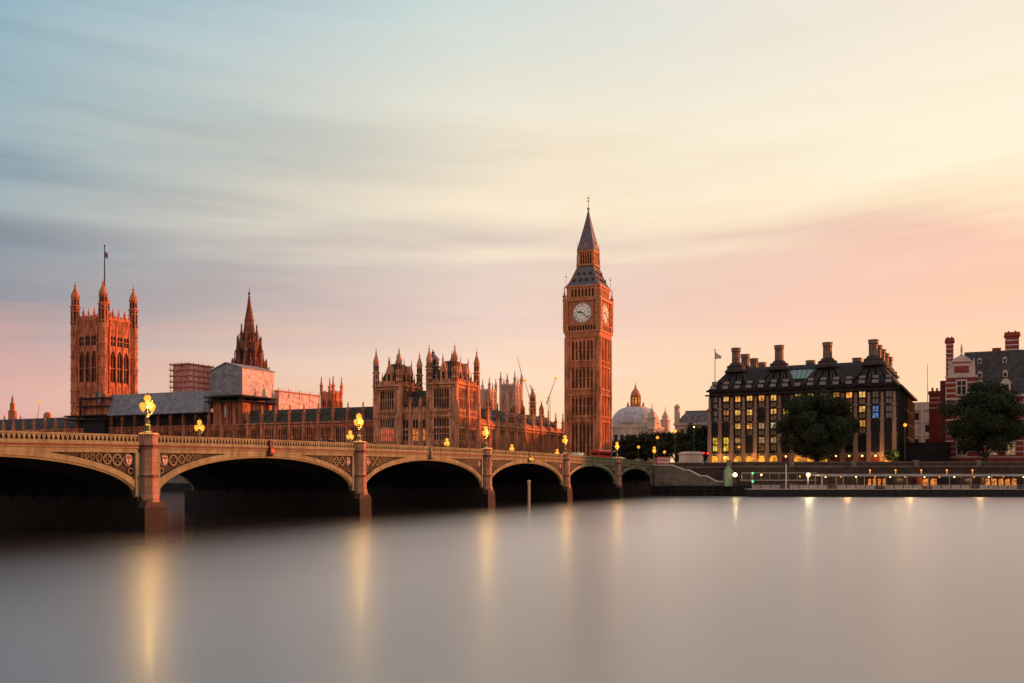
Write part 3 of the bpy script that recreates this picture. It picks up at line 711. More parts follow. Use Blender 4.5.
def dial(face):
    """face: Face at the plane of the stage, centred"""
    cz = 63.1; r = 3.6
    def PT(u, d, z): return (*face.P(u, d), z)
    def disc(mb_, r0, r1, d, k=48, mi=0, dd=.06):
        for i in range(k):
            a1, a2 = 2*math.pi*i/k, 2*math.pi*(i+1)/k
            q = [(r0*math.sin(a1), cz+r0*math.cos(a1)), (r0*math.sin(a2), cz+r0*math.cos(a2)), (r1*math.sin(a2), cz+r1*math.cos(a2)), (r1*math.sin(a1), cz+r1*math.cos(a1))]
            mb_.add([PT(u, d, z) for u, z in q]+[PT(u, d-dd, z) for u, z in q], [(0, 1, 2, 3), (0, 4, 5, 1), (3, 2, 6, 7)], mi)
    fr = MB(); S = 4.35
    for (u0, u1, z0, z1) in ((-S, S, cz+S-.3, cz+S), (-S, S, cz-S, cz-S+.3), (-S, -S+.3, cz-S, cz+S), (S-.3, S, cz-S, cz+S)):
        face.box(fr, u0, u1, 0, .5, z0, z1)
    disc(fr, r+.02, r+.42, .3, dd=.3)
    for su in (-1, 1):
        for sz in (-1, 1):
            face.poly(fr, [(su*S*.97, cz+sz*S*.97), (su*S*.97, cz+sz*1.7), (su*2.95, cz+sz*2.95), (su*1.7, cz+sz*S*.97)], .02, .14)
    fo = fr.build('dial_frame', 'gilt', CT)
    dm = MB(); disc(dm, .001, r, .1, mi=0)
    do = dm.build('clock_dial', 'dial', CT)
    nm = MB()
    disc(nm, r*.965, r*.995, .125, dd=.02); disc(nm, r*.62, r*.645, .125, dd=.02); disc(nm, r*.86, r*.875, .125, dd=.02); disc(nm, r*.28, r*.31, .125, dd=.02)
    for i in range(60):
        a1 = 2*math.pi*i/60; s_, c_ = math.sin(a1), math.cos(a1)
        wd = .05
        q = [(r*.875*s_-wd*c_, cz+r*.875*c_+wd*s_), (r*.875*s_+wd*c_, cz+r*.875*c_-wd*s_), (r*.965*s_+wd*c_, cz+r*.965*c_-wd*s_), (r*.965*s_-wd*c_, cz+r*.965*c_+wd*s_)]
        nm.add([PT(u, .125, z) for u, z in q], [(0, 1, 2, 3)])
    ROM = ['XII', 'I', 'II', 'III', 'IIII', 'V', 'VI', 'VII', 'VIII', 'IX', 'X', 'XI']
    for hnum, tx in enumerate(ROM):
        an = 2*math.pi*hnum/12; er = (math.sin(an), math.cos(an)); et = (math.cos(an), -math.sin(an))
        wl = {'I': .2, 'V': .36, 'X': .36}; tot = sum(wl[ch] for ch in tx); x = -tot/2
        def stroke(xa, ya, xb, yb, hw=.055):
            # x tangential, y radial from r*.66 to r*.85
            ra, rb = r*.66+ya*r*.185, r*.66+yb*r*.185
            pts4 = [(xa-hw, ra), (xa+hw, ra), (xb+hw, rb), (xb-hw, rb)]
            nm.add([PT(p_[0]*et[0]+p_[1]*er[0], .125, cz+p_[0]*et[1]+p_[1]*er[1]) for p_ in pts4], [(0, 1, 2, 3)])
        for ch in tx:
            c0_ = x+wl[ch]/2
            if ch == 'I': stroke(c0_, 0, c0_, 1)
            if ch == 'V': stroke(c0_, 0, c0_-.13, 1); stroke(c0_, 0, c0_+.13, 1, .035)
            if ch == 'X': stroke(c0_-.13, 0, c0_+.13, 1); stroke(c0_+.13, 0, c0_-.13, 1, .035)
            x += wl[ch]
    for i in range(12):
        a1 = 2*math.pi*(i+.5)/12; s_, c_ = math.sin(a1), math.cos(a1); wd = .03
        q = [(r*.31*s_-wd*c_, cz+r*.31*c_+wd*s_), (r*.31*s_+wd*c_, cz+r*.31*c_-wd*s_), (r*.62*s_+wd*c_, cz+r*.62*c_-wd*s_), (r*.62*s_-wd*c_, cz+r*.62*c_+wd*s_)]
        nm.add([PT(u, .125, z) for u, z in q], [(0, 1, 2, 3)])
    nm.build('dial_numerals', 'black', do)
    for (hrs, ln, wd, dd, nme) in ((9.37/12, 2.1, .30, .2, 'hour_hand'), (22.3/60, 3.3, .17, .26, 'minute_hand')):
        a1 = 2*math.pi*hrs; s_, c_ = math.sin(a1), math.cos(a1); hm = MB()
        q = [(-ln*.25, wd*.7), (-ln*.25, -wd*.7), (0, -wd*.55), (ln*.7, -wd), (ln, 0), (ln*.7, wd), (0, wd*.55)]
        face.poly(hm, [(l_*s_+k_*c_, cz+l_*c_-k_*s_) for l_, k_ in q], dd-.04, dd)
        hm.build(nme, 'black', do)
dial(Face((0, -B+.35), (1, 0), (0, -1))); dial(Face((B-.35, 0), (0, 1), (1, 0)))
# belfry, lower roof, lantern, spire
bf = MB(); C_ = 6.1
bf.box(-C_+.4, C_-.4, -C_+.4, C_-.4, 68.2, 72.8); bf.box(-C_-.35, C_+.35, -C_-.35, C_+.35, 72.3, 72.9)
for f in [Face((-C_+.4, -C_+.4), (1, 0), (0, -1)), Face((C_-.4, -C_+.4), (0, 1), (1, 0)), Face((C_-.4, C_-.4), (-1, 0), (0, 1)), Face((-C_+.4, C_-.4), (0, -1), (-1, 0))]:
    Lb = 2*C_-.8
    for k in range(8):
        u = 1.2+k*(Lb-2.4)/7; f.box(bf, u-.28, u+.28, 0, .4, 68.2, 72.3)
        if k < 7:
            u2 = u+(Lb-2.4)/7
            f.box(bf, u+.28, u2-.28, .01, .05, 68.9, 71.6, 1); f.arch(bf, u+.28, u2-.28, .05, .35, 71.0, 71.9); f.box(bf, u+.28, u2-.28, 0, .35, 71.9, 72.3); f.box(bf, u+.28, u2-.28, 0, .3, 68.2, 68.9)
    for uu in (.5, Lb-.5): f.box(bf, uu-.6, uu+.6, 0, .45, 68.2, 72.3)
bf.build('belfry', ['gilt', 'shadow_opening'], CT)
D_ = 2.95
def roofpart(z): # half width of the lower roof at z, slightly concave
    k = (z-72.9)/(80-72.9); return 6.05+(D_-6.05)*(k**.82)
lr = MB()
zs = [72.9+i*(80-72.9)/6 for i in range(7)]
for za, zb in zip(zs[:-1], zs[1:]):
    a_, b_ = roofpart(za), roofpart(zb); lr.frustum((-a_, a_, -a_, a_, za), (-b_, b_, -b_, b_, zb))
for sx in (-1, 1):
    for sy in (-1, 1):
        for za, zb in zip(zs[:-1], zs[1:]): lr.tube((sx*roofpart(za), sy*roofpart(za), za), (sx*roofpart(zb), sy*roofpart(zb), zb), .2, mi=1)
        lr.tube((sx*6.2, sy*6.2, 72.9), (sx*6.2, sy*6.2, 77.5), .09, .03, mi=1); lr.sphere(sx*6.2, sy*6.2, 76.2, .28, 6, 4, mi=1)
zup = lambda z: z if z < 72.9 else 72.9+(z-72.9)*1.068
lro = lr.remap(zup).build('lower_roof', ['castiron', 'gilt'], CT)
for (dx, dy) in ((0, -1), (1, 0)):
    for zr_, cnt in ((74.3, 4), (76.6, 3)):
        for k in range(cnt):
            hw = roofpart(zr_); u = (k-(cnt-1)/2)*2.3
            dm = MB(); f = Face((dx*(hw-.75), dy*(hw-.75)), (1, 0) if dy else (0, 1), (dx, dy))
            f.box(dm, u-.42, u+.42, 0, .9, zr_, zr_+.9, 0); f.poly(dm, [(u-.55, zr_+.9), (u+.55, zr_+.9), (u, zr_+1.6)], 0, .98, 0); f.box(dm, u-.3, u+.3, .9, .93, zr_+.1, zr_+.8, 1)
            dm.remap(zup).build('roof_dormer', ['castiron', 'shadow_opening'], lro)
ln = MB(); ln.box(-D_-.5, D_+.5, -D_-.5, D_+.5, 79.9, 80.4); ln.box(-D_+.7, D_-.7, -D_+.7, D_-.7, 80.4, 85.2, 0); ln.box(-D_-.15, D_+.15, -D_-.15, D_+.15, 84.6, 85.3)
for f in [Face((-D_+.7, -D_+.7), (1, 0), (0, -1)), Face((D_-.7, -D_+.7), (0, 1), (1, 0)), Face((D_-.7, D_-.7), (-1, 0), (0, 1)), Face((-D_+.7, D_-.7), (0, -1), (-1, 0))]:
    LL = 2*D_-1.4
    for k in range(6):
        u = k*LL/5; f.box(ln, u-.16, u+.16, 0, .5, 80.4, 84.6)
        if k < 5: f.box(ln, u+.18, u+LL/5-.18, .01, .04, 80.9, 83.8, 1); f.arch(ln, u+.16, u+LL/5-.16, .04, .4, 83.4, 84.6)
for sx in (-1, 1):
    for sy in (-1, 1):
        ln.box(sx*D_-.25, sx*D_+.25, sy*D_-.25, sy*D_+.25, 80.4, 85.6); ln.tube((sx*(D_+.3), sy*(D_+.3), 80.4), (sx*(D_+.3), sy*(D_+.3), 83.5), .1, .03); ln.tube((sx*(D_+.1), sy*(D_+.1), 85.3), (sx*(D_+.1), sy*(D_+.1), 88.4), .09, .03)
ln.remap(zup).build('lantern_stage', ['gilt', 'shadow_opening'], CT)
us = MB()
zs = [85.3+i*(99.2-85.3)/8 for i in range(9)]
hwf = lambda z: 3.1*max(0, 1-(z-85.3)/13.9)**1.12+.16
for za, zb in zip(zs[:-1], zs[1:]):
    a_, b_ = hwf(za), hwf(zb); us.frustum((-a_, a_, -a_, a_, za), (-b_, b_, -b_, b_, zb))
for (dx, dy) in ((0, -1), (1, 0)):
    f = Face((dx*2.65, dy*2.65), (1, 0) if dy else (0, 1), (dx, dy))
    f.poly(us, [(-1.1, 85.4), (1.1, 85.4), (0, 88.2)], -.8, .35, 1)
us.remap(zup).build('spire', ['castiron', 'gilt'], CT)
fn = MB(); fn.lathe(0, 0, [(.16, 99.2), (.45, 99.4), (.5, 99.8), (.2, 100.1), (.1, 100.3), (.08, 102), (.35, 102.2), (.35, 102.4), (.06, 102.6), (.04, 104.6)], 8)
fn.box(-.7, .7, -.05, .05, 103.2, 103.35); fn.box(-.05, .05, -.7, .7, 103.2, 103.35)
fn.remap(zup).build('finial', 'gilt', CT)

# ================================================================== NORTH PAVILION of the palace (two turreted towers and a link)
NP = thing('palace_pavilion', 'gothic stone pavilion with two towers ringed by tall pointed turrets', 'palace', FW(-66.5, 10))
st = MB()
def tower_block(nx0, nx1, wy0, wy1):
    st.box(nx0, nx1, wy0, wy1, 6, 35.2)
    fe = Face((nx0, wy0), (1, 0), (0, -1)); fnn = Face((nx1, wy0), (0, 1), (1, 0))
    rows = [(10.5, 15.0, False), (16.6, 20.3, False), (20.9, 23.4, False), (26.7, 32.6, False)]
    key = nx0
    gothic(NP, st, fe, nx1-nx0, 6, 34.6, 1, rows, (24.2, 25.9, 33.4), butt=2.1, proud=1.1, merlon=1.3, lights=6, lit={(0, 1): 'win_pinkish'} if nx0 < -20 else {}, ends=False)
    gothic(NP, st, fnn, wy1-wy0, 6, 34.6, 2, rows, (24.2, 25.9, 33.4), butt=1.5, proud=1.0, merlon=1.3, lights=5)
    for x in (nx0, nx1):
        for y in (wy0, wy1):
            turret(NP, x, y, 1.0, 6, 38.6, 47.0)
    for q in (.3, .5, .7):
        pinnacle(NP, nx0+(nx1-nx0)*q, wy0-.3, 35, 38.8, .3); pinnacle(NP, nx1+.3, wy0+(wy1-wy0)*q, 35, 38.8, .3)
    for q in (-1, 1): pinnacle(NP, (nx0+nx1)/2+q*1.6, wy0+3.6, 41, 44.5, .3, 'castiron')
    rf = MB(); cx, cy = (nx0+nx1)/2, (wy0+wy1)/2
    rf.frustum((nx0+.8, nx1-.8, wy0+.8, wy1-.8, 35.2), (cx-1.5, cx+1.5, wy0+3.5, wy1-3.5, 41.5))
    rf.box(cx-1.4, cx+1.4, wy0+3.7, wy1-3.7, 41.5, 41.9)
    ro = rf.build('pavilion_roof', 'slate', NP)
    for (f, L_) in ((fe, nx1-nx0), (fnn, wy1-wy0)):
        for u in ((L_/2,) if L_ < 12 else (L_*.32, L_*.68)):
            dm = MB(); f.box(dm, u-1.0, u+1.0, -3.2, -.6, 35.2, 38.6); f.poly(dm, [(u-1.2, 38.6), (u+1.2, 38.6), (u, 41.6)], -3.2, -.55); f.box(dm, u-.55, u+.55, -.6, -.56, 36, 38.2, 1)
            p = f.P(u, -.6); dm.lathe(p[0], p[1], [(.22, 41.4), (.12, 42.4), (.04, 43.6)], 6)
            dm.build('gabled_dormer', ['stone', 'shadow_opening'], ro)
tower_block(-9.2, 0, 0, 15.2)
tower_block(-29.0, -20.3, 0, 13)
# link
st.box(-20.3, -9.2, 1.2, 12, 6, 26.2)
gothic(NP, st, Face((-20.3, 1.2), (1, 0), (0, -1)), 11.1, 6, 26.2, 3, [(10, 15, False), (16.6, 20.0, False), (20.6, 23.3, False)], (24.2,), butt=1.1, proud=.6, merlon=1.2, pin=3.6, lights=2, lit={(1, 1): 'win_warm', (2, 1): 'win_warm'}, ends=False)
st.build('wall', 'stone', NP)
rf = MB(); rf.frustum((-20.3, -9.2, 2.2, 12, 26.2), (-20.3, -9.2, 6.5, 8.5, 33)); lro = rf.build('link_roof', 'slate', NP)
for u in (-18.2, -13.8):
    dm = MB(); dm.box(u-.7, u+.7, 2.6, 5, 27, 29); dm.prism([(u-.9, 29), (u+.9, 29), (u, 30.8)], 'y', 2.5, 5.5); dm.build('gabled_dormer', 'stone', lro)
turret(NP, -12.3, 8, 2.1, 24, 40.5, 46.6, ('castiron', 'shadow_opening'), 'ventilation_turret')

# ================================================================== NORTH RANGE towards the clock tower
NR = thing('palace_wing', 'long gothic stone wing with thin pinnacles between turreted pavilion and clock tower', 'palace', FW(-66.5, 25.2))
st = MB(); LNR = 76.0
st.box(-14, -.1, 0, LNR, 6, 24.0)
f = Face((-.1, 0), (0, 1), (1, 0))
litd = {}
gothic(NR, st, f, LNR, 6, 22.6, 10, [(8.6, 12.4, False), (13.8, 20.8, False)], (13.1, 21.4), butt=.8, proud=1.0, merlon=1.0, pin=7.8, lights=7, pinr=.62)
gothic(NR, st, Face((-8, .0), (1, 0), (0, -1)), 8, 6, 22.6, 1, [(8.6, 12.4, False), (13.8, 20.6, True)], (13.1, 21.4), butt=1.0, proud=.5, merlon=1.0, lights=3, ends=False)
st.build('wall', 'stone', NR)
rf = MB(); rf.prism([(-13.5, 23.4), (-.8, 23.4), (-6, 28.6), (-8.5, 28.6)], 'y', .4, LNR-.4)
ro = rf.build('roof', 'slate', NR)
for k in range(10):
    dm = MB(); y = (k+.5)*7.6; dm.box(-2.6, -1.0, y-.55, y+.55, 23.6, 25.3); dm.prism([(y-.75, 25.3), (y+.75, 25.3), (y, 26.6)], 'x', -3.2, -.9); dm.box(-1.0, -.96, y-.35, y+.35, 24, 25.1, 1)
    dm.build('roof_dormer', ['lead', 'shadow_opening'], ro)
for (y, zt_, r_) in ((51.5, 39.0, 1.2), (13.6, 34.5, 1.0), (2.5, 36.0, 1.3), (33, 33.5, .9), (42, 33.5, .9), (60, 34.5, 1.0)):
    turret(NR, -2.2, y, r_, 20, zt_-6.5, zt_, name='roof_turret')

# ================================================================== RIVER RANGE
RR = thing('riverside_palace', 'long low gothic river front with buttresses and pinnacles beyond the bridge', 'palace', FW(-67, 12))
st = MB(); n0, n1 = -292, -29.0
st.box(n0, n1, .5, 16, 6, 23.6)
NB = 44
gothic(RR, st, Face((n0, .5), (1, 0), (0, -1)), n1-n0, 6, 23.6, NB, [(10.5, 14.6, False), (16.2, 21.4, False)], (15.4, 22.4), butt=1.1, proud=.8, merlon=0, lights=5, stonem='stone_red')
rr_wall = st.build('wall', 'stone_red', RR)
bwid = (n1-n0)/NB
for i in range(NB+1):
    u = n0+i*bwid
    pinnacle(RR, u, .2, 23.9, 30.0 if u > -170 else 28.4, .6, 'stone_red')
rf = MB(); rf.prism([(.9, 23.5), (15.6, 23.5), (11, 28.6), (6, 28.6)], 'x', n0+.4, n1-.4)
rf.build('roof', 'slate', RR)
nw = MB(); nw.prism([(-.35, 23.0), (.75, 23.0), (3.0, 27.6), (2.0, 27.6)], 'x', -80, -31.5)
nw.build('roof_netting', 'netting', RR)
# lit windows seen low in the river front

# sheeted temporary roof on its scaffold
RF = thing('sheeted_roof', 'long grey corrugated temporary roof sheeted over the river front', 'temporary roof', FW(-67, 12))
mb = MB()
nA, nB = n_at(109, 13)+67, n_at(212, 13)+67
mb.prism([(-.9, 28.0), (-.5, 28.0), (2.2, 36.2), (14, 31), (14, 30.6), (2.2, 35.7)], 'x', nA, nB)
for k in range(9):
    x = nA+(nB-nA)*(k+.5)/9; mb.prism([(-1.05, 28.0), (-.85, 28.05), (2.15, 36.35), (2.2, 36.1)], 'x', x-.09, x+.09)
mb.build('corrugated_sheet', 'sheet', RF)
mb = MB()
gu, gz_ = 70, 16
vs = []
for i in range(gu+1):
    for j in range(gz_+1):
        x = nA+(nB-nA)*i/gu; k = j/gz_
        q = mnoise.noise(Vector((x*.12, k*7+x*.05, 2)))+.5*mnoise.noise(Vector((x*.5, k*14, 7)))
        e = .16*(q+.8); vs.append((x, -.95+k*2.9-e*.93, 28.05+k*8.0+e*.36))
mb.add(vs, [(i*(gz_+1)+j, (i+1)*(gz_+1)+j, (i+1)*(gz_+1)+j+1, i*(gz_+1)+j+1) for i in range(gu) for j in range(gz_)])
mb.build('roof_sheet', 'sheet', RF, True)
mb = MB(); k = 0
while nA+1+k*3.4 < nB:
    x = nA+1+k*3.4; mb.tube((x, -1.2, 8), (x, -1.2, 28.2), .09, n=5); mb.tube((x, -2.3, 8), (x, -2.3, 27.6), .09, n=5); mb.tube((x, -2.3, 27.4), (x, 0, 27.4), .07, n=4); k += 1
for z in (25.5, 27.6): mb.box(nA, nB, -2.4, -1.1, z, z+.14)
mb.build('scaffold', 'scaffold_dark', RF)
# sheeted house on the roof: gable painted greyer for its shade, paler sheet on the lit north side
SB = thing('sheeted_enclosure', 'tall white sheeted scaffold enclosure with gabled top below the pointed spire', 'scaffold', FW(n_at(242, 12), 12))
mb = MB(); W_ = 14.2; D2 = 17.5
mb.prism([(-W_, 34), (0, 34), (0, 43.4), (-W_*.5, 45.4), (-W_, 42.6)], 'y', 0, D2)
mb.build('sheeting', 'sheet_white', SB)
mb = MB(); wrinkled(mb, Face((-W_, 0), (1, 0), (0, -1)), 0, W_, 33.9, lambda u: 42.6+(45.4-42.6)*u/(W_*.5) if u < W_*.5 else 45.4-(2.0)*(u-W_*.5)/(W_*.5), seed=3); mb.build('gable_sheet', 'sheet', SB, True)
mb = MB(); wrinkled(mb, Face((0, 0), (0, 1), (1, 0)), 0, D2, 33.9, lambda u: 43.35, seed=8); mb.build('side_sheet', 'sheet_white', SB, True)
mb = MB(); mb.prism([(.35, 43.35), (.35, 43.7), (-W_*.5, 45.75), (-W_-.4, 42.9), (-W_-.4, 42.5), (-W_*.5, 45.42)], 'y', -.5, D2+.6); mb.build('sheet_roof', 'sheet', SB)
mb = MB()
for z in (31.6, 33.2): mb.box(-W_-1.6, 1.2, -1.8, D2+.6, z, z+.35)
for x in (-W_-1.2, -W_*.66, -W_*.33, 0, .9):
    for y in (-1.6, 0):
        mb.tube((x, y, 22), (x, y, 34), .12, n=5)
for y in (4, 8, 12, 16.5): mb.tube((.9, y, 22), (.9, y, 34.2), .12, n=5)
mb.build('scaffold_deck', 'scaffold_dark', SB)
mb = MB(); mb.box(-W_+.6, -.6, 1, D2-.5, 22, 31.6)
f = Face((-W_+.6, 1), (1, 0), (0, -1))
for k in range(5): f.box(mb, k*3.2, k*3.2+.6, 0, .4, 22, 31.4)
f.box(mb, 5.2, 6.0, .1, .45, 26, 30, 1)
mb.build('roof_house', ['stone_red', 'white_stone'], SB)
# pinkish sheeted screen behind
SC = thing('sheeted_screen', 'pink lit sheeted scaffold wall running back beside the tall enclosure', 'scaffold', FW(-152, 31))
mb = MB(); mb.box(-6, 0, 0, 25.5, 23, 36.6); mb.build('sheeting', 'sheet_white', SC)
mb = MB(); wrinkled(mb, Face((0, 0), (0, 1), (1, 0)), 0, 25.5, 23, lambda u: 36.5, seed=15); mb.build('loose_sheet', 'sheet_white', SC, True)
mb = MB(); mb.box(-6.3, .5, -.3, 26, 36.6, 37.0)
for y in (0.2, 6.4, 12.8, 19.2, 25.4): mb.tube((.25, y, 22), (.25, y, 37.8), .13, n=5)
for y in range(0, 26, 2): mb.tube((.25, y, 37), (.25, y, 38), .06, n=4)
mb.tube((.25, .2, 26), (.25, 6.4, 36), .1, n=4); mb.build('scaffold', 'scaffold', SC)
# scaffold cage
SF = thing('scaffold_cage', 'open boxy scaffold cage of stacked lifts with reddish sheets inside', 'scaffold', FW(-220.5, 60))
SF.location.z = -1.8
fr = MB(); HX, HY = 5.0, 7.2
for z in range(8): fr.box(-HX-.45, HX+.45, -HY-.45, HY+.45, 37+z*2.4, 37.5+z*2.4)
for i in range(6):
    for j in range(6):
        if i in (0, 5) or j in (0, 5):
            x, y = -HX+i*2*HX/5, -HY+j*2*HY/5; fr.tube((x, y, 22), (x, y, 55), .13, n=5)
for z in range(7):
    for zz in (1.0,): fr.box(-HX-.6, HX+.6, -HY-.65, -HY-.58, 37+z*2.4+zz, 37+z*2.4+zz+.1); fr.box(HX+.58, HX+.65, -HY-.6, HY+.6, 37+z*2.4+zz, 37+z*2.4+zz+.1)
fr.build('scaffold_lifts', 'scaffold', SF)
cr = MB(); cr.box(-HX+.5, HX-.15, -HY+.8, HY-.4, 30, 53.6); cr.build('inner_sheeting', 'sheet_red', SF)
# dark scaffold tower at the far end
DS = thing('dark_scaffold', 'dark scaffold stack with projecting boards at the south end of the grey roof', 'scaffold', FW(n_at(105, 10), 10))
mb = MB()
for z, ext in ((26.5, 3.2), (28.0, 3.2), (31.5, .5), (34.5, .2)): mb.box(-12-ext*2.6, 0, -1.5, 6, z, z+.45)
for x in (-12, -9, -6, -3, -.4):
    for y in (-1.2, 4): mb.tube((x, y, 8), (x, y, 37.5 - (4 if x < -9 else 0)), .14, n=5)
mb.box(-11.6, -.3, .2, 5, 20, 28.2); 
mb.build('boards', 'scaffold_dark', DS)
mb = MB(); mb.box(-12, -.5, .6, 5, 28.6, 36.5); mb.build('clad_stair_tower', 'stone_red', DS)
mb = MB(); mb.box(-3.6, -1.2, -.9, -.6, 33.2, 37.0); mb.build('loose_sheet', 'sheet', DS)

# ================================================================== GREAT SQUARE TOWER at the south end
VT = thing('square_tower', 'massive square gothic tower with four corner turrets and a tall flagpole', 'tower', FW(-339.6, 121.5))
H_ = 10.2
st = MB(); st.box(-H_, H_, -H_, H_, 6, 88)
rows = [(38, 46, True), (56.5, 69, True), (74.5, 78.5, False)]
for f in (Face((-H_, -H_), (1, 0), (0, -1)), Face((H_, -H_), (0, 1), (1, 0))):
    L_ = 2*H_
    gothic(VT, st, f, L_, 20, 88, 1, [], (48.5, 53, 71.5, 80.5, 83.0), butt=2.2, proud=.9, merlon=0, ends=False, ribs=False)
    u0 = 3.6; bw_ = (L_-2*u0)/3
    for k in range(4): f.box(st, u0+k*bw_-.38, u0+k*bw_+.38, .3, 1.1, 34, 84)
    for k in range(3):
        a_, b_ = u0+k*bw_+.38, u0+(k+1)*bw_-.38
        f.arch(st, a_, b_, .3, .85, 67.2, 71.5); f.box(st, a_, b_, .3, .7, 71.5, 88)
        wm = MB(); f.box(wm, a_, b_, .31, .35, 54.8, 71); f.box(wm, (a_+b_)/2-.09, (a_+b_)/2+.09, .35, .6, 54.8, 70, 1); f.box(wm, a_, b_, .35, .5, 62, 62.4, 1)
        wm.build('lancet_window', ['shadow_opening', 'stone_red'], VT)
        wm = MB(); f.box(wm, a_+.2, b_-.2, .7, .74, 74, 79); f.box(wm, (a_+b_)/2-.14, (a_+b_)/2+.14, .74, .85, 74, 79, 1); f.box(wm, a_+.2, b_-.2, .74, .85, 76.4, 76.8, 1)
        wm.build('upper_window', ['shadow_opening', 'stone_red'], VT)
        wm = MB(); f.box(wm, a_, b_, .31, .35, 37, 47); f.box(wm, (a_+b_)/2-.14, (a_+b_)/2+.14, .35, .6, 37, 47, 1); wm.build('lower_window', ['shadow_opening', 'stone_red'], VT)
        f.box(st, a_, b_, .3, .7, 47, 53.8)
        for q in range(5):
            u = a_+(b_-a_)*(q+.5)/5; f.box(st, u-.12, u+.12, .7, .85, 48.8, 52.8); f.box(st, u-.12, u+.12, .7, .85, 83.3, 87.4); f.box(st, u-.12, u+.12, .7, .85, 80.8, 82.7)
    for k in range(9):
        u = 3+k*(L_-6)/8; f.box(st, u-.45, u+.45, -.3, .4, 88, 90.2)
        if k % 2 == 0: f.poly(st, [(u-.7, 90.2), (u+.7, 90.2), (u, 93)], 0, .3)
    f.box(st, 2, L_-2, 0, .35, 88, 89.1)
    for k in (.3, .5, .7):
        p = f.P(L_*k, .2); pinnacle(VT, p[0], p[1], 89, 94.5, .5, 'stone_red')
st.build('wall', 'stone_red', VT)
for sx in (-1, 1):
    for sy in (-1, 1):
        turret(VT, sx*H_, sy*H_, 2.35, 8, 95, 109, ('stone_red', 'shadow_opening'))
rf = MB(); rf.frustum((-H_+2, H_-2, -H_+2, H_-2, 88), (-1.5, 1.5, -1.5, 1.5, 93)); rf.lathe(0, 0, [(1.2, 92), (1.2, 98), (1.5, 98.2), (.5, 103), (.3, 105)], 8); rf.build('roof', 'castiron', VT)
fp = MB(); fp.tube((0, 0, 104), (0, 0, 129), .38, .22); fp.sphere(0, 0, 129.2, .5, 6, 4); fpo = fp.build('flagpole', 'black', VT)
fl = MB()
fl.add([(0, 0, 126), (1.4, .2, 125.6), (2.4, 0, 124.4), (2.3, 0, 121.8), (1.3, -.2, 122.6), (0, 0, 123.0), (0, .12, 126), (1.4, .32, 125.6), (2.4, .12, 124.4), (2.3, .12, 121.8), (1.3, -.08, 122.6), (0, .12, 123.0)],
       [(0, 1, 4, 5), (1, 2, 3, 4), (6, 7, 10, 11), (7, 8, 9, 10), (0, 1, 7, 6), (1, 2, 8, 7), (5, 4, 10, 11), (4, 3, 9, 10), (2, 3, 9, 8)])
fl.build('flag', 'flag', fpo)

# ================================================================== CENTRAL SPIRE
SP = thing('gothic_spire', 'dark red gothic spire with stacked pinnacles rising behind the white sheeted enclosure', 'spire', FW(-200.6, 73))
mb = MB()
mb.lathe(0, 0, [(6.8, 20), (6.8, 54), (7.2, 54.3), (7.2, 55.2), (5.6, 55.4), (5.3, 58), (4.9, 60.5), (4.4, 61), (4.0, 71.4), (4.3, 71.6), (4.3, 72.2), (2.9, 73), (2.6, 77.5), (2.2, 78.2), (1.7, 84), (1.95, 84.3), (1.7, 84.7), (.75, 92), (.25, 97.5), (.5, 98), (.5, 98.4), (.12, 98.8), (.06, 101.5)], 8)
def lath_slits(mb_, r_, za, zb, wd, mi):
    for k in range(8):
        a_ = 2*math.pi*k/8; ca, sa = math.cos(a_), math.sin(a_); rr = r_*.932
        mb_.add([(ca*rr-sa*wd, sa*rr+ca*wd, za), (ca*rr+sa*wd, sa*rr-ca*wd, za), (ca*rr+sa*wd, sa*rr-ca*wd, zb), (ca*rr, sa*rr, zb+wd*1.6), (ca*rr-sa*wd, sa*rr+ca*wd, zb)], [(0, 1, 2, 3, 4)], mi)
lath_slits(mb, 4.48, 62.5, 68.5, .65, 1); lath_slits(mb, 6.9, 44, 52, .9, 1); lath_slits(mb, 2.95, 73.8, 76.6, .35, 1)
mb.build('spire_body', ['stone_soot', 'shadow_opening'], SP)
for k in range(8):
    a_ = math.pi/8+2*math.pi*k/8
    pinnacle(SP, 6.5*math.cos(a_), 6.5*math.sin(a_), 54, 64.5, .75, 'stone_soot')
    pinnacle(SP, 4.5*math.cos(a_), 4.5*math.sin(a_), 61, 76.5, .62, 'stone_soot')
    pinnacle(SP, 3.0*math.cos(a_), 3.0*math.sin(a_), 72.5, 82.5, .45, 'stone_soot')
    b2 = a_+math.pi/8
    pinnacle(SP, 7.3*math.cos(b2), 7.3*math.sin(b2), 52, 61, .5, 'stone_soot'); pinnacle(SP, 5.2*math.cos(b2), 5.2*math.sin(b2), 57, 68, .45, 'stone_soot'); pinnacle(SP, 3.6*math.cos(b2), 3.6*math.sin(b2), 69, 77, .35, 'stone_soot')
SP.scale = (1.16, 1.16, .84); SP.location.z = 1.6

# turreted tower near x=330
T3 = thing('crenellated_tower', 'small square tower with four thin corner pinnacles above the river front roof', 'tower', FW(n_at(331.5, 40), 40)); T3.scale = (.85, .85, 1.04)
st = MB(); st.box(-3, 3, -3, 3, 6, 34.5)
for f in (Face((-3, -3), (1, 0), (0, -1)), Face((3, -3), (0, 1), (1, 0))): gothic(T3, st, f, 6, 20, 34.4, 2, [(26, 32.4, True)], (25.5, 33.2), butt=.8, proud=.4, merlon=.9, lights=2, stonem='stone_red')
st.build('wall', 'stone_red', T3)
for sx in (-1, 1):
    for sy in (-1, 1): pinnacle(T3, sx*3.1, sy*3.1, 34, 40.5, .65, 'stone_red')

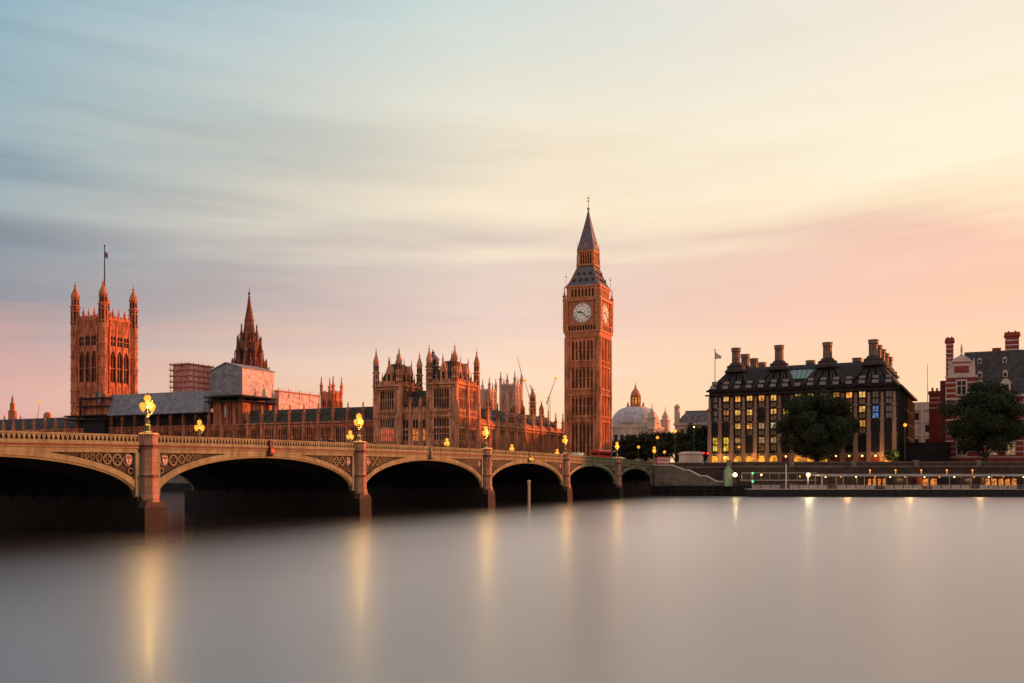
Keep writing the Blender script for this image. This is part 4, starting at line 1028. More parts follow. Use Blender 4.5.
# ================================================================== ABBEY TOWERS, distant
def abbey(label, px, w_, zt_):
    n_ = n_at(px, w_)
    T = thing('abbey_tower', label, 'tower', FW(n_, w_), ROT, 'twin far towers')
    st = MB(); q = 5.0; st.box(-q, q, -q, q, 6, zt_-9)
    for f in (Face((-q, -q), (1, 0), (0, -1)), Face((q, -q), (0, 1), (1, 0))):
        gothic(T, st, f, 2*q, 20, zt_-9, 2, [(zt_-26, zt_-14, True)], (zt_-28, zt_-12), butt=1.5, proud=.5, merlon=1.2, lights=2, stonem='far_haze', glass='stone_red')
    st.build('wall', 'far_haze', T)
    for sx in (-1, 0, 1):
        for sy in (-1, 0, 1):
            if sx or sy: pinnacle(T, sx*q, sy*q, zt_-9, zt_ if sx and sy else zt_-3, .9 if sx and sy else .6, 'far_haze')
abbey('pale far square tower with four pinnacles over the long wing roof', 511, 305, 72)
abbey('pale far tower half hidden behind the turreted pavilion', 486, 322, 71)

# ================================================================== DOMED HALL
DH = thing('domed_hall', 'pale hall with a broad lead dome and open stone lantern', 'domed building', FW(-92.2, 283))
st = MB(); st.box(-15, 15, -15, 15, 6, 37.5); st.box(-15.6, 15.6, -15.6, 15.6, 37.5, 38.6); st.box(-13.8, 13.8, -13.8, 13.8, 38.6, 40.8)
for f in (Face((-15, -15), (1, 0), (0, -1)), Face((15, -15), (0, 1), (1, 0))):
    for k in range(8): f.box(st, k*4+.4, k*4+1.6, 0, .7, 12, 37)
    for k in range(7):
        wm = MB(); f.box(wm, k*4+2, k*4+4, .02, .1, 26, 33); wm.build('window', 'glass', DH)
st.build('wall', 'stone_pale', DH)
dm = MB(); prof = []
for i in range(9):
    k = i/8; r_ = 15.2*math.cos(k*math.pi/2*.74)**.9; prof.append((r_, 40.8+11.6*math.sin(k*math.pi/2*.82)))
dm.lathe(0, 0, prof, 24); dmo = dm.build('dome', 'dome_lead', DH)
for k in range(8):
    a_ = 2*math.pi*(k+.5)/8; wn = MB(); x, y = 12.6*math.cos(a_), 12.6*math.sin(a_); wn.lathe(x, y, [(1.0, 45), (1.0, 46.6), (.3, 47.6)], 8); wn.build('dome_dormer', 'slate', dmo)
la = MB(); la.lathe(0, 0, [(5.6, 51.4), (5.6, 52.4), (3.4, 52.5), (3.4, 53.2), (2.6, 53.3), (2.5, 59.5), (3.1, 59.7), (3.1, 60.3), (2.4, 62.4), (1.1, 64.2), (.6, 65), (.6, 66.4), (.2, 66.6), (.12, 69)], 12)
for k in range(8):
    a_ = 2*math.pi*k/8; la.tube((3.1*math.cos(a_), 3.1*math.sin(a_), 53.2), (3.1*math.cos(a_), 3.1*math.sin(a_), 59.7), .38); la.lathe(5.2*math.cos(a_), 5.2*math.sin(a_), [(.5, 52.4), (.5, 54), (.2, 54.6), (.05, 56)], 6)
    a2 = a_+math.pi/8; la.add([(2.62*math.cos(a2)-.5*math.sin(a2)*s_, 2.62*math.sin(a2)+.5*math.cos(a2)*s_, z) for s_, z in ((-1, 54), (1, 54), (1, 58.4), (-1, 58.4))], [(0, 1, 2, 3)], 1)
la.build('dome_lantern', ['gilt', 'win_warm'], DH)
for (x, y) in ((15, -15), (15, 15)):
    T = MB()
    T.box(x-2.4, x+2.4, y-2.4, y+2.4, 36, 43); T.box(x-2.9, x+2.9, y-2.9, y+2.9, 43, 43.8); T.box(x-1.8, x+1.8, y-1.8, y+1.8, 43.8, 47); T.lathe(x, y, [(1.4, 47), (1.0, 49), (.3, 50), (.1, 53)], 8)
    T.build('corner_pavilion', 'stone_pale', DH)
DH.scale = (.93, .93, .87)

# ================================================================== GOVERNMENT OFFICE behind
GO = thing('stone_office', 'grey stone office block with slate mansard roof left of the dark gabled offices', 'office building', FW(-26, 122))
st = MB(); st.box(0, 40, 0, 30, 6, 25.5); st.box(-.5, 40.5, -.5, 30.5, 25.5, 26.3); st.box(-.1, 1.6, -.2, 2, 26.3, 32.5); st.lathe(.8, .8, [(1.2, 32.5), (1.3, 33), (.5, 34)], 8)
st.build('wall', 'stone_pale', GO)
rf = MB(); rf.frustum((.4, 39.6, .4, 29.6, 26.3), (3.5, 36, 4, 26, 31.0)); rf.box(3.3, 36.2, 3.8, 26.2, 31.0, 31.5); rf.build('mansard_roof', 'lead', GO)
for k in range(8):
    wm = MB(); x = 2.5+k*2.6; wm.box(x, x+1.2, -.12, .05, 20, 24); wm.build('window', 'glass', GO)
    wm = MB(); wm.box(x, x+1.3, 1.1, 2.6, 27.4, 29.3); wm.build('mansard_window', 'pale_glass', GO)

# ================================================================== DARK GABLED OFFICES with chimneys (own rotation)
PR = -R(27)
PO = Vector((.2063*294, 294, 0))
PH = thing('gabled_offices', 'dark bronze office block with lit windows and rows of tall round roof chimneys', 'office building', PO, PR)
LP = 54.0; DP = 62.0; BN = 15
st = MB(); st.box(0, LP, 1.2, DP, 6, 31.6, 0); st.build('wall', 'bronze', PH)
bw_ = LP/BN
FL = [(12.9, 17.0), (17.7, 21.3), (22.0, 25.4), (26.1, 29.6)]
f = Face((0, 1.2), (1, 0), (0, -1)); fs = Face((LP, 1.2), (0, 1), (1, 0)); fw_ = Face((0, DP), (0, -1), (-1, 0))
pm = MB(); br_ = MB()
for i in range(BN+1):
    u = min(max(i*bw_, .35), LP-.35)
    for (za, zb, hw, dd) in ((8.4, 12.2, .62, 1.1), (12.2, 17.3, .58, .95), (17.3, 21.6, .5, .82), (21.6, 25.7, .44, .7), (25.7, 29.4, .36, .58)):
        f.box(pm, u-hw, u+hw, 0, dd, za, zb)
    for z in (12.3, 17.4, 21.7, 25.8): f.box(pm, u-.68, u+.68, 0, 1.15, z-.22, z+.22, 0)
    if i < BN:
        for z0_, z1_ in ((12.05, 12.9), (17.0, 17.7), (21.3, 22.0), (25.4, 26.1), (29.6, 31.6)): f.box(br_, u+.3, u+bw_-.3, 0, .4, z0_, z1_)
        for z0_, z1_ in FL:
            f.box(br_, u+.36, u+.98, 0, .5, z0_, z1_); f.box(br_, u+bw_-.98, u+bw_-.36, 0, .5, z0_, z1_)
pm.build('stone_piers', 'ph_stone', PH); 
f.box(br_, -.6, LP+.6, 0, 1.1, 31.2, 31.75); f.box(br_, -.9, LP+.9, -.2, 1.5, 29.9, 30.3)
br_.build('bronze_frames', 'bronze', PH)
rnd = random.Random(5)
litmap = {}
for i in range(BN):
    for j in range(4):
        r_ = rnd.random()
        m_ = rnd.choice(('win_lit', 'win_lit', 'win_cream', 'win_amber')) if r_ < (.4, .66, .78, .88)[j] else 'win_lit2' if r_ < .8 else 'glass'
        if j == 0: m_ = 'win_bright' if i in (0, 1) else ('win_lit2' if r_ < .4 else 'glass')
        if i == 13 and j >= 2: m_ = 'win_blue' if j == 2 else 'pale_glass'
        if i == 12 and j == 0: m_ = 'glass'
        if i in (0,) and j > 0: m_ = 'pale_glass' if j > 1 else 'glass'
        if i == 14: m_ = 'pale_glass' if j > 1 else 'glass'
        u0, u1 = i*bw_+.98, (i+1)*bw_-.98; z0_, z1_ = FL[j]
        wm = MB(); zl = z0_ if m_ in ('win_bright', 'glass', 'win_blue', 'pale_glass') else z0_+(z1_-z0_)*(.5+.12*rnd.random())
        f.box(wm, u0, u1, .03, .08, zl, z1_, 0)
        if zl > z0_: f.box(wm, u0, u1, .03, .08, z0_, zl, 2)
        f.box(wm, u0, u1, .08, .3, (z0_+z1_)/2-.1, (z0_+z1_)/2+.1, 1); f.box(wm, (u0+u1)/2-.07, (u0+u1)/2+.07, .08, .2, z0_, z1_, 1)
        f.box(wm, u0, u1, .08, .6, z0_+.42*(z1_-z0_), z0_+.46*(z1_-z0_), 1)
        wm.build('window', [m_, 'bronze', 'win_dim'], PH)
    u0, u1 = i*bw_+.62, (i+1)*bw_-.62
    am = MB(); g_ = 'arcade_lit' if i in (0, 1, 2, 3, 4, 5, 7, 8, 9, 14) else 'brick'
    f.box(am, u0, u1, .03, .08, 8.4, 11.4, 0); f.arch(am, u0, u1, .05, .6, 10.4, 12.05, 1)
    am.build('arcade_bay', [g_, 'ph_stone'], PH)
    if g_ == 'brick':
        lm = MB(); lm.sphere((u0+u1)/2, .9, 11.1, .28, 8, 5); lm.build('door_lamp', 'lamp_white', PH)
for x in (4, 14, 30, 50): lamp_light(PH, x, -2.2, 11.0, 420, (1, .5, .14), .4)
# side face
for k in range(12):
    u = 1+k*5
    for z0_, z1_ in FL:
        wm = MB(); fs.box(wm, u+1.2, u+4.0, .03, .08, z0_, z1_, 0); wm.build('side_window', 'glass', PH)
sm = MB()
for k in range(13):
    u = .4+k*5; fs.box(sm, u-.4, u+.4, 0, .7, 8.4, 30)
for z in (12.3, 17.4, 21.7, 25.8, 31.0): fs.box(sm, 0, DP-1.2, 0, .5 if z < 30 else 1.6, z-.3, z+.3)
sm.build('side_piers', 'bronze', PH)
# roof
rf = MB(); RZ = 39.5
rf.frustum((-.3, LP+.3, .4, DP, 31.7), (4.6, LP-4.6, 9.5, DP-9, RZ-1.3), 0)
rf.frustum((4.6, LP-4.6, 9.5, DP-9, RZ-1.3), (5.5, LP-5.5, 12, DP-12, RZ), 0)
ro = rf.build('roof', 'bronze', PH)
def slope(z): # y on the front slope at height z
    return .4+(z-31.7)/(RZ-1.3-31.7)*9.1
CH = [6.6, 19.9, 34.2, 47.2]
for ci, cxx in enumerate(CH):
    rb = MB()
    for q, uu in enumerate((-6.2, -3.1, 0, 3.1, 6.2)):
        xb = cxx+uu; xt = cxx+uu*.28
        xb = min(max(xb, 1.0), LP-1.0); xt = min(max(xt, 5.3), LP-5.3)
        for off in (-.42, .42):
            rb.tube((xb+off, slope(31.8)-.35, 31.9), (xt+off*.7, slope(38.4)-.5, 38.9), .34, .3, n=6)
    rb.build('roof_duct', 'bronze_rib', ro)
    # dormer rows between the ducts
for i in range(BN):
    u0 = i*bw_+.85; u1 = (i+1)*bw_-.85
    for (z0_, z1_, dd) in ((31.95, 32.9, -.1), (33.5, 34.3, 1.6)):
        if z0_ > 33 and i in (7,): continue
        dmm = MB(); dmm.box(u0, u1, dd-.2, dd+3, z0_-.15, z1_+.15, 1); dmm.box(u0+.12, u1-.12, dd-.26, dd-.2, z0_, z1_, 0)
        dmm.build('roof_window', ['pale_glass', 'bronze'], ro)
gl = MB(); gl.add([(23.6, slope(34.3)-.3, 34.5), (30.4, slope(34.3)-.3, 34.5), (31.8, slope(37.4)-.3, 37.5), (22.2, slope(37.4)-.3, 37.5), (23.6, slope(34.3)+.5, 34.3), (30.4, slope(34.3)+.5, 34.3), (31.8, slope(37.4)+.5, 37.3), (22.2, slope(37.4)+.5, 37.3)], [(0, 1, 2, 3), (7, 6, 5, 4), (0, 1, 5, 4), (3, 2, 6, 7), (0, 3, 7, 4), (1, 2, 6, 5)], 0)
for k in range(1, 6): gl.tube((23.6+6.8*k/6, slope(34.3)-.35, 34.5), (22.2+9.6*k/6, slope(37.4)-.35, 37.5), .08, n=4, mi=1)
gl.build('rooflight', ['rooflight', 'bronze'], ro)
def chimney(x, y, zb, zt_, big=True):
    cm = MB()
    if big:
        cm.lathe(x, y, [(3.5, zb-.5), (3.5, zb+.1), (3.1, zb+.2), (2.7, zb+1.1), (2.8, zb+1.2), (2.8, zb+1.6), (2.1, zb+1.8), (1.8, zb+2.4), (1.4, zb+2.6)], 16, mi=1)
        z1_ = zb+2.6
    else: z1_ = zb-1.5
    cm.lathe(x, y, [(1.25, z1_), (1.2, zt_-1.1), (1.45, zt_-.9), (1.5, zt_-.3)], 12, mi=0)
    cm.lathe(x, y, [(1.15, zt_-.3), (1.15, zt_-.05)], 12, mi=2)
    cm.lathe(x, y, [(1.6, zt_-.05), (1.6, zt_+.25), (.4, zt_+.3)], 12, mi=0)
    for k in range(8):
        a_ = 2*math.pi*k/8; cm.tube((x+1.26*math.cos(a_), y+1.26*math.sin(a_), z1_), (x+1.22*math.cos(a_), y+1.22*math.sin(a_), zt_-1), .09, n=4, mi=1)
    cm.build('chimney', ['chimney_metal', 'bronze_rib', 'white_stone'], ro)
for cxx in CH: chimney(cxx, 8.6, 38.2, 45.2)
for k in range(3): chimney(6.8, 20+k*12.5, 38.4, 44.5)
for k in range(4): chimney(47.2, 19+k*11, 38.4, 44.8)
for x in (27.0, 41.0): chimney(x, 22, 39.5, 41.6, False)

# flagpole on the offices' corner
FP = thing('roof_flagpole', 'slim flagpole with a pale limp flag beside the office roof', 'flagpole', FW(n_at(715, 62), 62))
mb = MB(); mb.tube((0, 0, 8), (0, 0, 47), .22, .12); mb.sphere(0, 0, 47.1, .3, 6, 4); mb.build('pole', 'steel', FP)
mb = MB(); mb.add([(0, 0, 46.5), (1.1, .1, 45.6), (2.2, 0, 44.9), (2.0, 0, 44.1), (1.0, -.1, 44.2), (0, 0, 44.0), (0, .1, 46.5), (1.1, .2, 45.6), (2.2, .1, 44.9), (2.0, .1, 44.1), (1.0, 0, 44.2), (0, .1, 44.0)],
       [(0, 1, 4, 5), (1, 2, 3, 4), (6, 7, 10, 11), (7, 8, 9, 10), (0, 1, 7, 6), (1, 2, 8, 7), (5, 4, 10, 11), (4, 3, 9, 10), (2, 3, 9, 8)])
mb.build('flag', 'stone_pale', FP)

# ================================================================== STRIPED BRICK BUILDING
SHn = n_at(946, 52)
SH = thing('striped_building', 'red brick building banded in white stone with a steep slate roof', 'brick building', FW(SHn, 52))
def bands(mb_, f, u0, u1, zlist, dd=.06, h=.45, mi=1):
    for z in zlist: f.box(mb_, u0, u1, 0, dd, z, z+h, mi)
st = MB(); GW = 8.2
st.box(0, GW, 0, 18, 6, 34.2, 0)                       # gabled bay
st.box(GW, 48, 2.2, 20, 6, 28.5, 0)
f = Face((0, 0), (1, 0), (0, -1)); f2 = Face((GW, 2.2), (1, 0), (0, -1)); f3 = Face((0, 20), (0, -1), (-1, 0))
bands(st, f, 0, GW, [9+1.55*k for k in range(16)], .07, .4); f.box(st, -.25, GW+.25, 0, .35, 33.8, 34.4, 1); f.box(st, -.1, GW+.1, 0, .2, 27.3, 27.8, 1)
bands(st, f2, 0, 40, [9+1.55*k for k in range(12)], .07, .33); f2.box(st, 0, 40, 0, .6, 28.0, 28.7, 1)
gab = [(.5, 34.4), (GW-.5, 34.4), (GW-.5, 36.2), (GW-1.0, 38.2), (GW-2.2, 39.5), (GW/2+.6, 40.2), (GW/2, 41.0), (GW/2-.6, 40.2), (2.2, 39.5), (1.0, 38.2), (.5, 36.2)]
f.poly(st, gab, -.8, .1, 1)
for u in (.9, GW/2, GW-.9): st.lathe(u, 0, [(.35, 36.5 if u != GW/2 else 41), (.3, 38.2 if u != GW/2 else 42.2), (.08, 39.5 if u != GW/2 else 43.6)], 6, mi=1)
f.box(st, 1.6, GW-1.6, .1, .2, 38.0, 38.4, 0); f.box(st, 2.2, GW-2.2, .1, .2, 35.2, 37.2, 0)
for k in range(4): st.box(2.6+k*1.9, 3.6+k*1.9, -3.0, .05, 0, .1, 0)
st.build('wall', ['brick', 'white_stone'], SH)
for (zb, zt_) in ((11.5, 15.5), (17.5, 21.6), (22.9, 26.6), (29.0, 32.8)):
    wm = MB(); f.box(wm, 2.6, GW-2.6, .08, .2, zb-.4, zt_+.5, 1); f.box(wm, 3.0, GW-3.0, .2, .23, zb, zt_, 0); f.box(wm, GW/2-.12, GW/2+.12, .23, .3, zb, zt_, 1); f.box(wm, 3, GW-3, .23, .3, (zb+zt_)/2+.4, (zb+zt_)/2+.65, 1)
    wm.build('window', ['glass', 'white_stone'], SH)
for k in range(8):
    for (zb, zt_) in ((11.5, 15), (17.5, 21), (23.2, 26.8)):
        u = 3+k*4.6; wm = MB(); f2.box(wm, u-.3, u+2.3, .08, .18, zb-.3, zt_+.4, 1); f2.box(wm, u, u+2, .18, .21, zb, zt_, 0); f2.box(wm, u+.9, u+1.1, .21, .28, zb, zt_, 1)
        wm.build('window', ['win_lit2' if zb < 12 else 'glass', 'white_stone'], SH)
rf = MB(); rf.prism([(2.0, 28.6), (20, 28.6), (12.5, 42.2), (9.5, 42.2)], 'x', 5, 48)
rf.prism([(0.6, 34.2), (GW-.6, 34.2), (GW/2, 39.6)], 'y', .3, 12)
DX1 = n_at(980, 55)-SHn; DX2 = n_at(1005.5, 55)-SHn
ro = rf.build('roof', 'slate', SH)
for (u, z, s_) in ((DX1, 29.2, 1.3), (DX2, 29.2, 1.3), (DX1, 34.0, .65), (DX2, 34.0, .65), (DX1, 38.4, .55), (DX2, 38.4, .55)):
    y = 2.0+(z-28.6)/13.6*7.5
    dm = MB(); dm.box(u-s_, u+s_, y-.2, y+2.5, z, z+s_*2, 0); dm.prism([(u-s_*1.25, z+s_*2), (u+s_*1.25, z+s_*2), (u+s_*.5, z+s_*3), (u, z+s_*3.2), (u-s_*.5, z+s_*3)], 'y', y-.35, y+3, 0); dm.box(u-s_*.6, u+s_*.6, y-.23, y-.2, z+.2, z+s_*1.8, 1)
    dm.build('roof_dormer', ['white_stone', 'glass'], ro)
def stack(x, y, hw, hd, z0_, z1_):
    cm = MB(); cm.box(x-hw, x+hw, y-hd, y+hd, z0_, z1_-1.2, 0)
    z = z0_+2.2
    while z < z1_-1.6: cm.box(x-hw-.05, x+hw+.05, y-hd-.05, y+hd+.05, z, z+.35, 1); z += 1.35
    cm.box(x-hw-.35, x+hw+.35, y-hd-.35, y+hd+.35, z1_-1.2, z1_-.6, 0); cm.box(x-hw-.2, x+hw+.2, y-hd-.2, y+hd+.2, z1_-.6, z1_, 0)
    for q in (-.5, .5): cm.lathe(x+q*hw, y, [(.3, z1_), (.26, z1_+.5)], 8)
    cm.build('chimney_stack', ['brick', 'white_stone'], ro)
stack(1.0, 9, 1.0, 1.6, 30, 46.5); CX = n_at(1012, 63)-SHn
stack(CX, 11, 1.75, 1.4, 36, 47.5)
cm = MB(); cm.box(CX-2.0, CX+2.0, 9.2, 12.8, 36, 41.0); cm.build('chimney_base', 'white_stone', ro)
cm = MB(); cm.box(CX-5.2, CX-2.9, 10.4, 12, 42, 43.2); cm.build('ridge_stack', 'brick', ro)
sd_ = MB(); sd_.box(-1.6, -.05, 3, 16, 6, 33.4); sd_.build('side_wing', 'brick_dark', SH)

# brick stack block between
BB_ = thing('brick_chimney_block', 'plain tall red brick block with two white bands beside the striped building', 'brick building', FW(n_at(929, 72), 72))
mb = MB(); mb.box(0, 3.2, 0, 5, 6, 33.2, 0)
BB_.location.z = -2.2
for z in (28.5, 30.2, 31.6): mb.box(-.05, 3.25, -.06, 5.05, z, z+.4, 1)
mb.box(-.25, 3.45, -.25, 5.25, 33.2, 34, 0); mb.lathe(1.0, 1.5, [(.35, 34), (.3, 35.2)], 8, mi=0); mb.lathe(2.3, 1.5, [(.35, 34), (.3, 35)], 8, mi=0)
mb.build('stack', ['brick', 'white_stone'], BB_)
# pale building in the gap
PB = thing('pale_stone_block', 'pale stone building with arched attic in the gap beside the dark offices', 'building', FW(n_at(908, 130), 130))
st = MB(); st.box(0, 13, 0, 20, 6, 29.5); st.box(-.5, 13.5, -.5, 20, 29.5, 30.2); st.box(1, 12, 1, 18, 30.2, 32.6)
f = Face((0, 0), (1, 0), (0, -1))
for k in range(4): f.box(st, .6+k*3.8, 1.4+k*3.8, 0, .5, 10, 29.5)
for z in (15, 20, 25): f.box(st, 0, 13, 0, .35, z, z+.4)
st.build('wall', 'stone_pale', PB)
for k in range(3):
    for z in (11.5, 16.3, 21.5, 26):
        wm = MB(); f.box(wm, 2.1+k*3.8, 3.7+k*3.8, .02, .08, z, z+2.6); wm.build('window', 'glass' if (k+int(z)) % 3 else 'white_stone', PB)
mb = MB(); mb.tube((6.6, 5, 32), (6.6, 5, 47), .14, .08, 5); mb.build('aerial_mast', 'steel', PB)
# dark low block and hedge between
LB = thing('low_dark_block', 'low dark flat roofed block with glazing bars between offices and striped building', 'building', FW(n_at(900, 48), 48))
st = MB(); st.box(0, 13.5, 0, 8, 8, 15.0)
for k in range(8): st.box(.6+k*1.7, .75+k*1.7, -.25, 0, 9, 15.3)
for z in (12.4, 14.6): st.box(-.2, 13.7, -.3, .1, z, z+.2)
st.build('wall', 'scaffold_dark', LB)

# ================================================================== RIVER WALLS, STAIRS
def wallthing(name, label, p, q, z0, z1, thick, mats, coping=True, peds=0, wet=2.7):
    p, q = Vector(p), Vector(q); L_ = (q-p).length; an = math.atan2(q.y-p.y, q.x-p.x)
    t_ = thing(name, label, 'wall', (p.x, p.y, 0), an)
    mb = MB(); mb.box(0, L_, 0, thick, wet, z1, 0); mb.box(0, L_, -.25, thick, z0, wet, 1)
    mb.build('masonry', mats, t_)
    if coping:
        mb = MB(); mb.box(0, L_, -.25, thick*.4, z1-1.25, z1-.95); mb.box(0, L_, -.12, .5, z1, z1+.22)
        k = 0
        while peds and k*peds < L_: mb.box(k*peds-.6, k*peds+.6, -.3, .75, z1-1.0, z1+.65); k += 1
        mb.build('coping', 'granite_grey', t_)
    return t_, L_
EW, _ = wallthing('embankment_wall', 'long dark granite embankment wall behind the landing stage', (58, 253.6, 0), (270, 250.0, 0), -2, 8.9, 3, ['granite_dark', 'granite_wet_shade'], peds=16.5)
wallthing('terrace_wall', 'granite river terrace wall below the palace, seen under the arches', FW(-330, 0), FW(-26.6, 0), -2, 6.4, 3.6, ['granite_grey', 'granite_wet_shade'], coping=False)
wallthing('upper_wall', 'dark upper wall behind the sloping river stairs', FW(1, 3.0), (60.5, 255, 0), -2, 8.75, 1.2, ['granite_dark', 'granite_wet_shade'])
ST = thing('river_stairs', 'stone river stairs with a stepped sloping parapet beside the bridge', 'stairs', FW(0, -.2))
prof = [(652, 464.6), (671.5, 464.6), (683.8, 469.4), (688, 469.4), (700, 475.3), (705.7, 475.3), (716.6, 481), (735, 481)]
pz = []
for px, py in prof:
    n_ = n_at(px, -.2); Yv = FW(n_, -.2).y; pz.append((n_, CAMZ+(475-py)*Yv/F))
mb = MB(); mb.prism([(pz[0][0], 2.6)]+[(a_, z-.3) for a_, z in pz]+[(pz[-1][0], 2.6)], 'y', 0, 1.0)
mb.build('parapet_wall', 'granite_grey', ST)
mb = MB()
for (a_, z1_), (b_, z2_) in zip(pz[:-1], pz[1:]): mb.prism([(a_, z1_-.3), (b_, z2_-.3), (b_, z2_+.06), (a_, z1_+.06)], 'y', -.2, 1.15)
mb.build('coping', 'stone_pale', ST)
mb = MB(); mb.prism([(pz[0][0], -2), (pz[0][0], 2.6), (pz[-1][0]+.6, 2.6), (pz[-1][0]+.6, -2)], 'y', -.35, 3.2); mb.build('wet_base', 'granite_wet_shade', ST)
mb = MB(); ns = 26
for k in range(ns):
    a_ = pz[1][0]+(pz[-2][0]-pz[1][0])*k/ns; b_ = pz[1][0]+(pz[-2][0]-pz[1][0])*(k+1)/ns; mb.box(a_, b_, 1.0, 3.0, 2.6, 7.4-4.4*k/ns)
mb.build('steps', 'granite_grey', ST)

def world_thing(name, label, cat, px, Y, z=0, group=None, rot=0): return thing(name, label, cat, ((px-512)/F*Y, Y, z), rot, group)
# kiosk, hoarding, signals
KI = world_thing('stone_kiosk', 'small pale stone kiosk at the head of the river stairs', 'kiosk', 680, 262, GZ, rot=-R(5))
mb = MB(); mb.box(0, 6.2, 0, 3.5, 0, 2.9); mb.build('wall', 'stone_pale', KI)
mb = MB(); mb.box(-.3, 6.5, -.3, 3.8, 2.9, 3.25); mb.frustum((-.1, 6.3, -.1, 3.6, 3.25), (.8, 5.4, .8, 2.8, 3.6)); mb.build('roof', 'stone_pale', KI)
HO = world_thing('hoarding', 'white banner board with a red border on the bridge end', 'sign', 656.5, 259.3, 8.3)
mb = MB(); mb.box(0, 3.7, 0, .12, .3, 2.2, 0)
for (a_, b_, c_, d_) in ((0, 3.7, 2.0, 2.2), (0, 3.7, .3, .5), (0, .2, .3, 2.2), (3.5, 3.7, .3, 2.2)): mb.box(a_, b_, -.03, -.005, c_, d_, 1)
for k in range(6): mb.box(.5+k*.46, .8+k*.46, -.03, -.005, 1.1, 1.5, 1)
for u in (.3, 3.4): mb.box(u-.05, u+.05, .13, .2, 0, 2.2, 2)
mb.build('board', ['white_stone', 'bus_red', 'steel'], HO)
def signal(px, Y, label):
    T = world_thing('traffic_signal', label, 'traffic light', px, Y, GZ, 'red signals by the kiosk')
    mb = MB(); mb.tube((0, 0, 0), (0, 0, 2.5), .08); mb.build('post', 'steel', T)
    mb = MB(); mb.box(-.2, .2, -.1, .18, 2.3, 3.3); mb.build('signal_head', 'black', T)
    for z, m_ in ((3.1, 'lamp_red'), (2.8, 'black'), (2.5, 'black')):
        mb = MB(); mb.lathe(0, 0, [(.01, -.05), (.32, 0), (.32, .05)], 10); o_ = mb.build('signal_lens', m_, T); o_.rotation_euler = (R(90), 0, 0); o_.location = (0, -.12, z)
signal(703.5, 258, 'red traffic signal on a post directly right of the stone kiosk')
signal(707.5, 264, 'second red traffic signal, just beyond the kiosk end')

# ================================================================== LANDING STAGE
YS = 240.0
LS = thing('landing_stage', 'long black floating landing stage with railings along the far bank', 'landing stage', ((752-512)/F*YS, YS, 0), 0)
LL_ = 110
mb = MB(); mb.box(0, LL_, 0, 7.5, -.8, 1.85)
for k in range(37): mb.box(k*3+.3, k*3+.55, -.12, 0, -.3, 1.9)
mb.build('hull', 'hull', LS)
mb = MB(); mb.box(0, LL_, -.15, 7.6, 1.85, 2.0); mb.build('deck', 'timber', LS)
rl = MB()
for k in range(92): rl.box(k*1.2, k*1.2+.07, .1, .17, 2.0, 3.1)
for z in (2.35, 2.7, 3.05): rl.box(0, LL_, .1, .16, z, z+.07)
rl.build('railing', 'steel', LS)
rl = MB()
k = 0
while k*2.4 < LL_:
    if (k*7) % 5 not in (1,): rl.box(k*2.4+.1, k*2.4+2.2, .22, .26, 2.05, 2.95, 0)
    k += 1
rl.build('rail_panel', 'stone_pale', LS)
WS = thing('waiting_shelter', 'long pale roofed waiting shelter with small lamps on the landing stage', 'shelter', ((820-512)/F*YS, YS, 2.0), 0)
LWS = 88
mb = MB(); mb.box(0, LWS, 1.2, 7.2, 3.3, 3.75); mb.box(-.2, LWS+.2, .8, 1.2, 3.2, 3.8); mb.build('canopy_roof', 'steel_pale', WS)
mb = MB()
for k in range(17):
    for y in (1.5, 6.8): mb.tube((1+k*5.4, y, 0), (1+k*5.4, y, 3.3), .11)
mb.build('post', 'steel', WS)
for k in range(20):
    lm = MB(); lm.sphere(2+k*4.2, 1.8+(k % 3)*.9, 3.05, .2, 8, 5); lm.build('canopy_lamp', 'lamp_amber' if k % 2 else 'lamp_white', WS)
for k in range(5):
    lm = MB(); x = 13+k*6.5; lm.tube((x, 1, 3.75), (x, 1, 4.6), .07, n=5); lm.sphere(x, 1, 4.75, .26, 8, 5); lm.build('roof_lamp', 'lamp_amber', WS)
for (x, y) in ((8, 3), (24, 3), (42, 3)): lamp_light(WS, x, y, 2.7, 420, (1, .52, .18), .4)
for (x0_, x1_, m_, nwin) in ((13.0, 18, 'bronze', 4), (43, 51.5, 'bronze', 5), (27, 31, 'brick_dark', 2)):
    mb = MB(); mb.box(x0_, x1_, 3, 6.2, 0, 3.0); ko = mb.build('ticket_booth', m_, WS)
    for k in range(nwin):
        wm = MB(); wd = (x1_-x0_)/nwin; wm.box(x0_+k*wd+.25, x0_+(k+1)*wd-.25, 2.94, 2.99, .8, 2.6); wm.build('booth_window', 'win_warm', ko)
rb = MB()
rb.box(18, 42, 6.3, 6.4, .9, 2.6); rb.build('back_screen', 'glass', WS)
# gangway with handrail lights
GA = thing('gangway', 'slender covered gangway from the wall to the landing stage', 'gangway', ((742-512)/F*247, 247, 0), 0)
mb = MB(); mb.box(0, 19.5, 0, .25, 6.0, 6.2); mb.box(0, 19.5, 0, 1.6, 4.1, 4.3)
for k in range(9): mb.tube((k*2.4, .1, 4.3), (k*2.4, .1, 6.0), .06, n=4)
mb.build('truss', 'steel', GA)
for x in (5.0, 15.0, 17.5):
    lm = MB(); lm.sphere(x, -.15, 5.6 if x < 10 else 5.2, .25, 8, 5); lm.build('gangway_lamp', 'lamp_white' if x < 10 else 'lamp_amber', GA)
